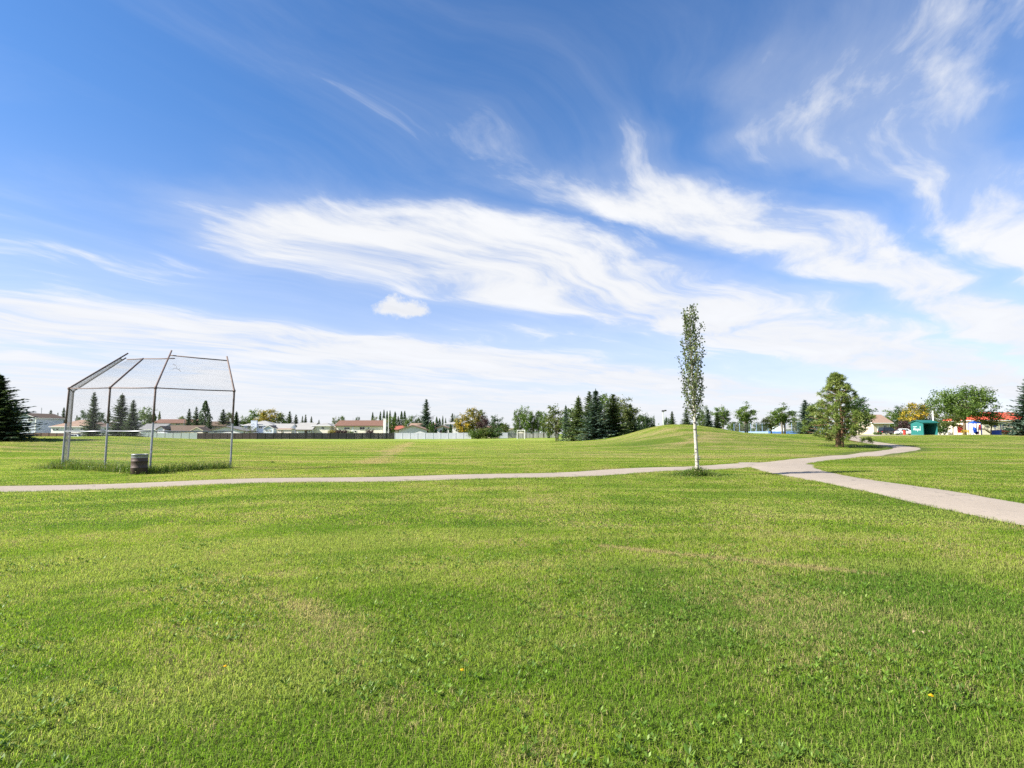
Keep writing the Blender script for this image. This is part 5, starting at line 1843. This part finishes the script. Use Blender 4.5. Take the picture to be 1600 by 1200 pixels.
def scatter(name, col, rows, label):
    """rows: x, y, z, rx, ry, rz, scale, zscale, index"""
    rows = np.array(rows, np.float32)
    me = bpy.data.meshes.new(name)
    me.vertices.add(len(rows))
    me.vertices.foreach_set('co', rows[:, :3].reshape(-1))
    for nm, a, typ in (('rot', rows[:, 3:6], 'FLOAT_VECTOR'), ('scl', np.stack([rows[:, 6], rows[:, 6], rows[:, 7]], -1), 'FLOAT_VECTOR'), ('idx', rows[:, 8].astype(np.int32), 'INT')):
        at = me.attributes.new(nm, typ, 'POINT')
        at.data.foreach_set('vector' if typ == 'FLOAT_VECTOR' else 'value', np.ascontiguousarray(a).reshape(-1))
    o = link(name, me)
    ng = bpy.data.node_groups.new(name + '_nodes', 'GeometryNodeTree')
    ng.interface.new_socket('Geometry', in_out='INPUT', socket_type='NodeSocketGeometry')
    ng.interface.new_socket('Geometry', in_out='OUTPUT', socket_type='NodeSocketGeometry')
    N = ng.nodes.new
    gi, go, ip, ci, er = N('NodeGroupInput'), N('NodeGroupOutput'), N('GeometryNodeInstanceOnPoints'), N('GeometryNodeCollectionInfo'), N('FunctionNodeEulerToRotation')
    ci.inputs['Collection'].default_value = col
    ci.inputs['Separate Children'].default_value = True
    ci.inputs['Reset Children'].default_value = True

    def attr(nm, typ):
        q = N('GeometryNodeInputNamedAttribute')
        q.data_type = typ
        q.inputs['Name'].default_value = nm
        return [s for s in q.outputs if s.enabled and s.name == 'Attribute'][0]
    Lk = ng.links.new
    Lk(gi.outputs[0], ip.inputs['Points'])
    Lk(ci.outputs[0], ip.inputs['Instance'])
    ip.inputs['Pick Instance'].default_value = True
    Lk(attr('idx', 'INT'), ip.inputs['Instance Index'])
    Lk(attr('rot', 'FLOAT_VECTOR'), er.inputs[0])
    Lk(er.outputs[0], ip.inputs['Rotation'])
    Lk(attr('scl', 'FLOAT_VECTOR'), ip.inputs['Scale'])
    Lk(ip.outputs[0], go.inputs[0])
    md = o.modifiers.new('scatter', 'NODES')
    md.node_group = ng
    tag(o, label, 'grass', kind='stuff')
    return o


def tilt(x, y, rz):
    e = .3
    n = Vector((-(H1(x + e, y) - H1(x - e, y)) / (2 * e), -(H1(x, y + e) - H1(x, y - e)) / (2 * e), 1)).normalized()
    return (Vector((0, 0, 1)).rotation_difference(n).to_matrix() @ Matrix.Rotation(rz, 3, 'Z')).to_euler()


near_c = patch_set('grass_near', 6, .5, 3300, .014, .050, .0034, 2, 100, 1.35)
mid_c = patch_set('grass_mid', 5, .5, 1100, .012, .042, .0072, 2, 200, 1.3)
far_c = patch_set('grass_far', 5, 1., 1300, .010, .034, .018, 1, 300, 1.6)
rg = random.Random(17)
rows_n, rows_m, rows_f, edge = [], [], [], []
ymax = 41.
y = -1.25
while y < ymax:
    half = .97 * max(y, 0) + 2.6
    x = -math.ceil(half * 2) / 2 + .25
    while x < half:
        d_ = path_gap(x, y) if y > 5 else 9
        if d_ > .42:
            rz = rg.randint(0, 3) * math.pi / 2
            ev = tilt(x, y, rz)
            zs = .85 + .45 * (mnoise.noise((x * .6, y * .6, 0)) * .5 + .5) + .25 * mnoise.noise((x * .13, y * .13, 4))
            r = (x, y, H1(x, y), ev.x, ev.y, ev.z, 1., zs, rg.randint(0, 5) if y < 10 else rg.randint(0, 4))
            (rows_n if y < 10 else rows_m).append(r)
        elif d_ > -.42:
            edge.append((x, y))
        x += .5
    y += .5
y = ymax + .25
while y < 125:
    half = .97 * y + 3
    x = -math.ceil(half) + .5
    while x < half:
        if path_gap(x, y) > .9:
            ev = tilt(x, y, rg.randint(0, 3) * math.pi / 2)
            rows_f.append((x, y, H1(x, y), ev.x, ev.y, ev.z, 1., .9 + .3 * mnoise.noise((x * .3, y * .3, 0)), rg.randint(0, 4)))
        x += 1.
    y += 1.
scatter('lawn_grass', near_c, rows_n, 'short mown grass of the lawn in front')
scatter('lawn_grass', mid_c, rows_m, 'short mown grass on both sides of the path')
scatter('lawn_grass', far_c, rows_f, 'mown grass of the playing field and knoll')
rng = np.random.default_rng(77)
ec = np.array(edge)
dens_ = 520
X = np.repeat(ec[:, 0], dens_) + rng.uniform(-.25, .25, len(ec) * dens_)
Y = np.repeat(ec[:, 1], dens_) + rng.uniform(-.25, .25, len(ec) * dens_)
dmin = np.full(len(X), 99., np.float32)
for (a, b, wd) in path_pts:
    dmin = np.minimum(dmin, np.hypot(X - a, Y - b) - wd / 2)
ragged = np.array([.16 * mnoise.noise((a * 2.2, b * 2.2, 7)) for a, b in zip(X, Y)])
ok = dmin > ragged - .05
X, Y = X[ok], Y[ok]
oe = link('lawn_grass', blade_mesh('grass_edge', X, Y, hgt(X, Y) - .006, .018 + .05 * rng.random(len(X)) ** 1.4, .0085 * rng.uniform(.6, 1.3, len(X)), rng, M['grass'], 1))
tag(oe, 'grass blades leaning over the path edges', 'grass', kind='stuff')

# broad-leaved weeds in the turf (clover, plantain), thicker in patches
colw = bpy.data.collections.new('weed_rosettes')
for i in range(6):
    rng = np.random.default_rng(500 + i)
    n = int(rng.integers(5, 10))
    a = np.linspace(0, 6.28, n, endpoint=False) + rng.uniform(-.4, .4, n)
    L = rng.uniform(.013, .03, n) * (1.4 if i > 3 else 1)
    up = rng.uniform(.1, .9, n)
    d_ = np.stack([np.cos(a), np.sin(a), up], -1)
    d_ /= np.linalg.norm(d_, axis=1, keepdims=True)
    sd = np.stack([-np.sin(a), np.cos(a), rng.uniform(-.3, .3, n)], -1)
    C = d_ * (L * 1.15)[:, None] + np.array([0, 0, 1.]) * rng.uniform(.012, .038, n)[:, None]
    colw.objects.link(bpy.data.objects.new('weed_%d' % i, leaf_mesh('weed', C, d_ * L[:, None], sd * (L * (.55 if i < 4 else .36))[:, None], M['weed'])))
rows = []
while len(rows) < 5500:
    y = 2.0 + 13 * rg.random() ** 1.3
    x = rg.uniform(-1, 1) * (y * .95 + 1)
    m_ = mnoise.noise((x * .9, y * .9, 2.)) + .6 * mnoise.noise((x * .25, y * .25, 5.)) + (.16 if x > 0 else -.1)
    if m_ < rg.uniform(-.05, .35) or path_gap(x, y) < .15:
        continue
    rows.append((x, y, H1(x, y), 0, 0, rg.random() * 6.28, rg.uniform(.3, .65), rg.uniform(.5, .95), rg.randint(0, 5)))
scatter('turf_weeds', colw, rows, 'clover and plantain leaves scattered in the turf in front')

# ------------------------------------------------------------------ small things lying in the grass
FLY = plain('dandelion_yellow', (.75, .52, .015), .6, .1, 60.)
STEM = plain('flower_stem', (.12, .18, .04), .6, .1)
for px, py, lb in ((369, 1038, 'yellow dandelion flower in the bright turf at the picture left'), (725, 1044, 'yellow dandelion flower near the middle of the front lawn'),
                   (1427, 1082, 'yellow dandelion flower in the nearest turf at the picture right'), (925, 780, 'tiny yellow dandelion far back near the path')):
    Y = EYE * F / (py - 678)
    x = wx(px, Y)
    r_ = thing('dandelion', lb, 'flower', (x, Y, H1(x, Y)))
    MB().tube([(0, 0, 0), (.004, 0, .03), (0, .003, .052)], .002, 5).build('stem', STEM, r_)
    fl = MB()
    for ring, (rr, zz, nn) in enumerate(((.016, .056, 14), (.011, .060, 10), (.005, .063, 6))):
        for k in range(nn):
            a = 6.283 * k / nn + ring * .3
            c, s = math.cos(a), math.sin(a)
            fl.add([(0, 0, .052), (c * rr * .6 - s * .003, s * rr * .6 + c * .003, zz), (c * rr, s * rr, zz - .001), (c * rr * .6 + s * .003, s * rr * .6 - c * .003, zz)], [(0, 1, 2, 3)])
    fl.build('petals', FLY, r_)
DL = plain('dry_leaf', (.34, .27, .16), .7, .2, 30.)
for px, py, rz, lb in ((1408, 984, .3, 'pale dry leaf, first of a short line in the turf at the picture right'), (1417, 985, 1.9, 'pale dry leaf, second of a short line in the turf at the picture right'),
                       (1432, 984, 4., 'larger pale dry leaf ending the short line in the turf'), (1476, 987, 2.6, 'pale dry leaf lying apart past the short line of leaves')):
    Y = EYE * F / (py - 678)
    x = wx(px, Y)
    b = MB()
    vs, fs = [], []
    for i in range(7):
        q = i / 6
        wd = .017 * math.sin(math.pi * min(max(q, .04), .97)) ** .7
        z = .045 + .012 * math.sin(q * 3.1)
        vs += [(q * .055 - .027, -wd, z + .007), (q * .055 - .027, 0, z), (q * .055 - .027, wd, z + .009)]
    for i in range(6):
        a = i * 3
        fs += [(a, a + 3, a + 4, a + 1), (a + 1, a + 4, a + 5, a + 2)]
    vs += [(p[0], p[1], p[2] - .0012) for p in vs[:21]]
    fs += [tuple(j + 21 for j in q[::-1]) for q in fs[:12]]
    o = b.add(vs, fs).build('dry_leaf', DL)
    o.location = (x, Y, H1(x, Y) - .004)
    o.rotation_euler = (.1, -.15, rz)
    o.scale = (.65, .65, .9)
    tag(o, lb, 'leaf', 'dry leaves in the turf')
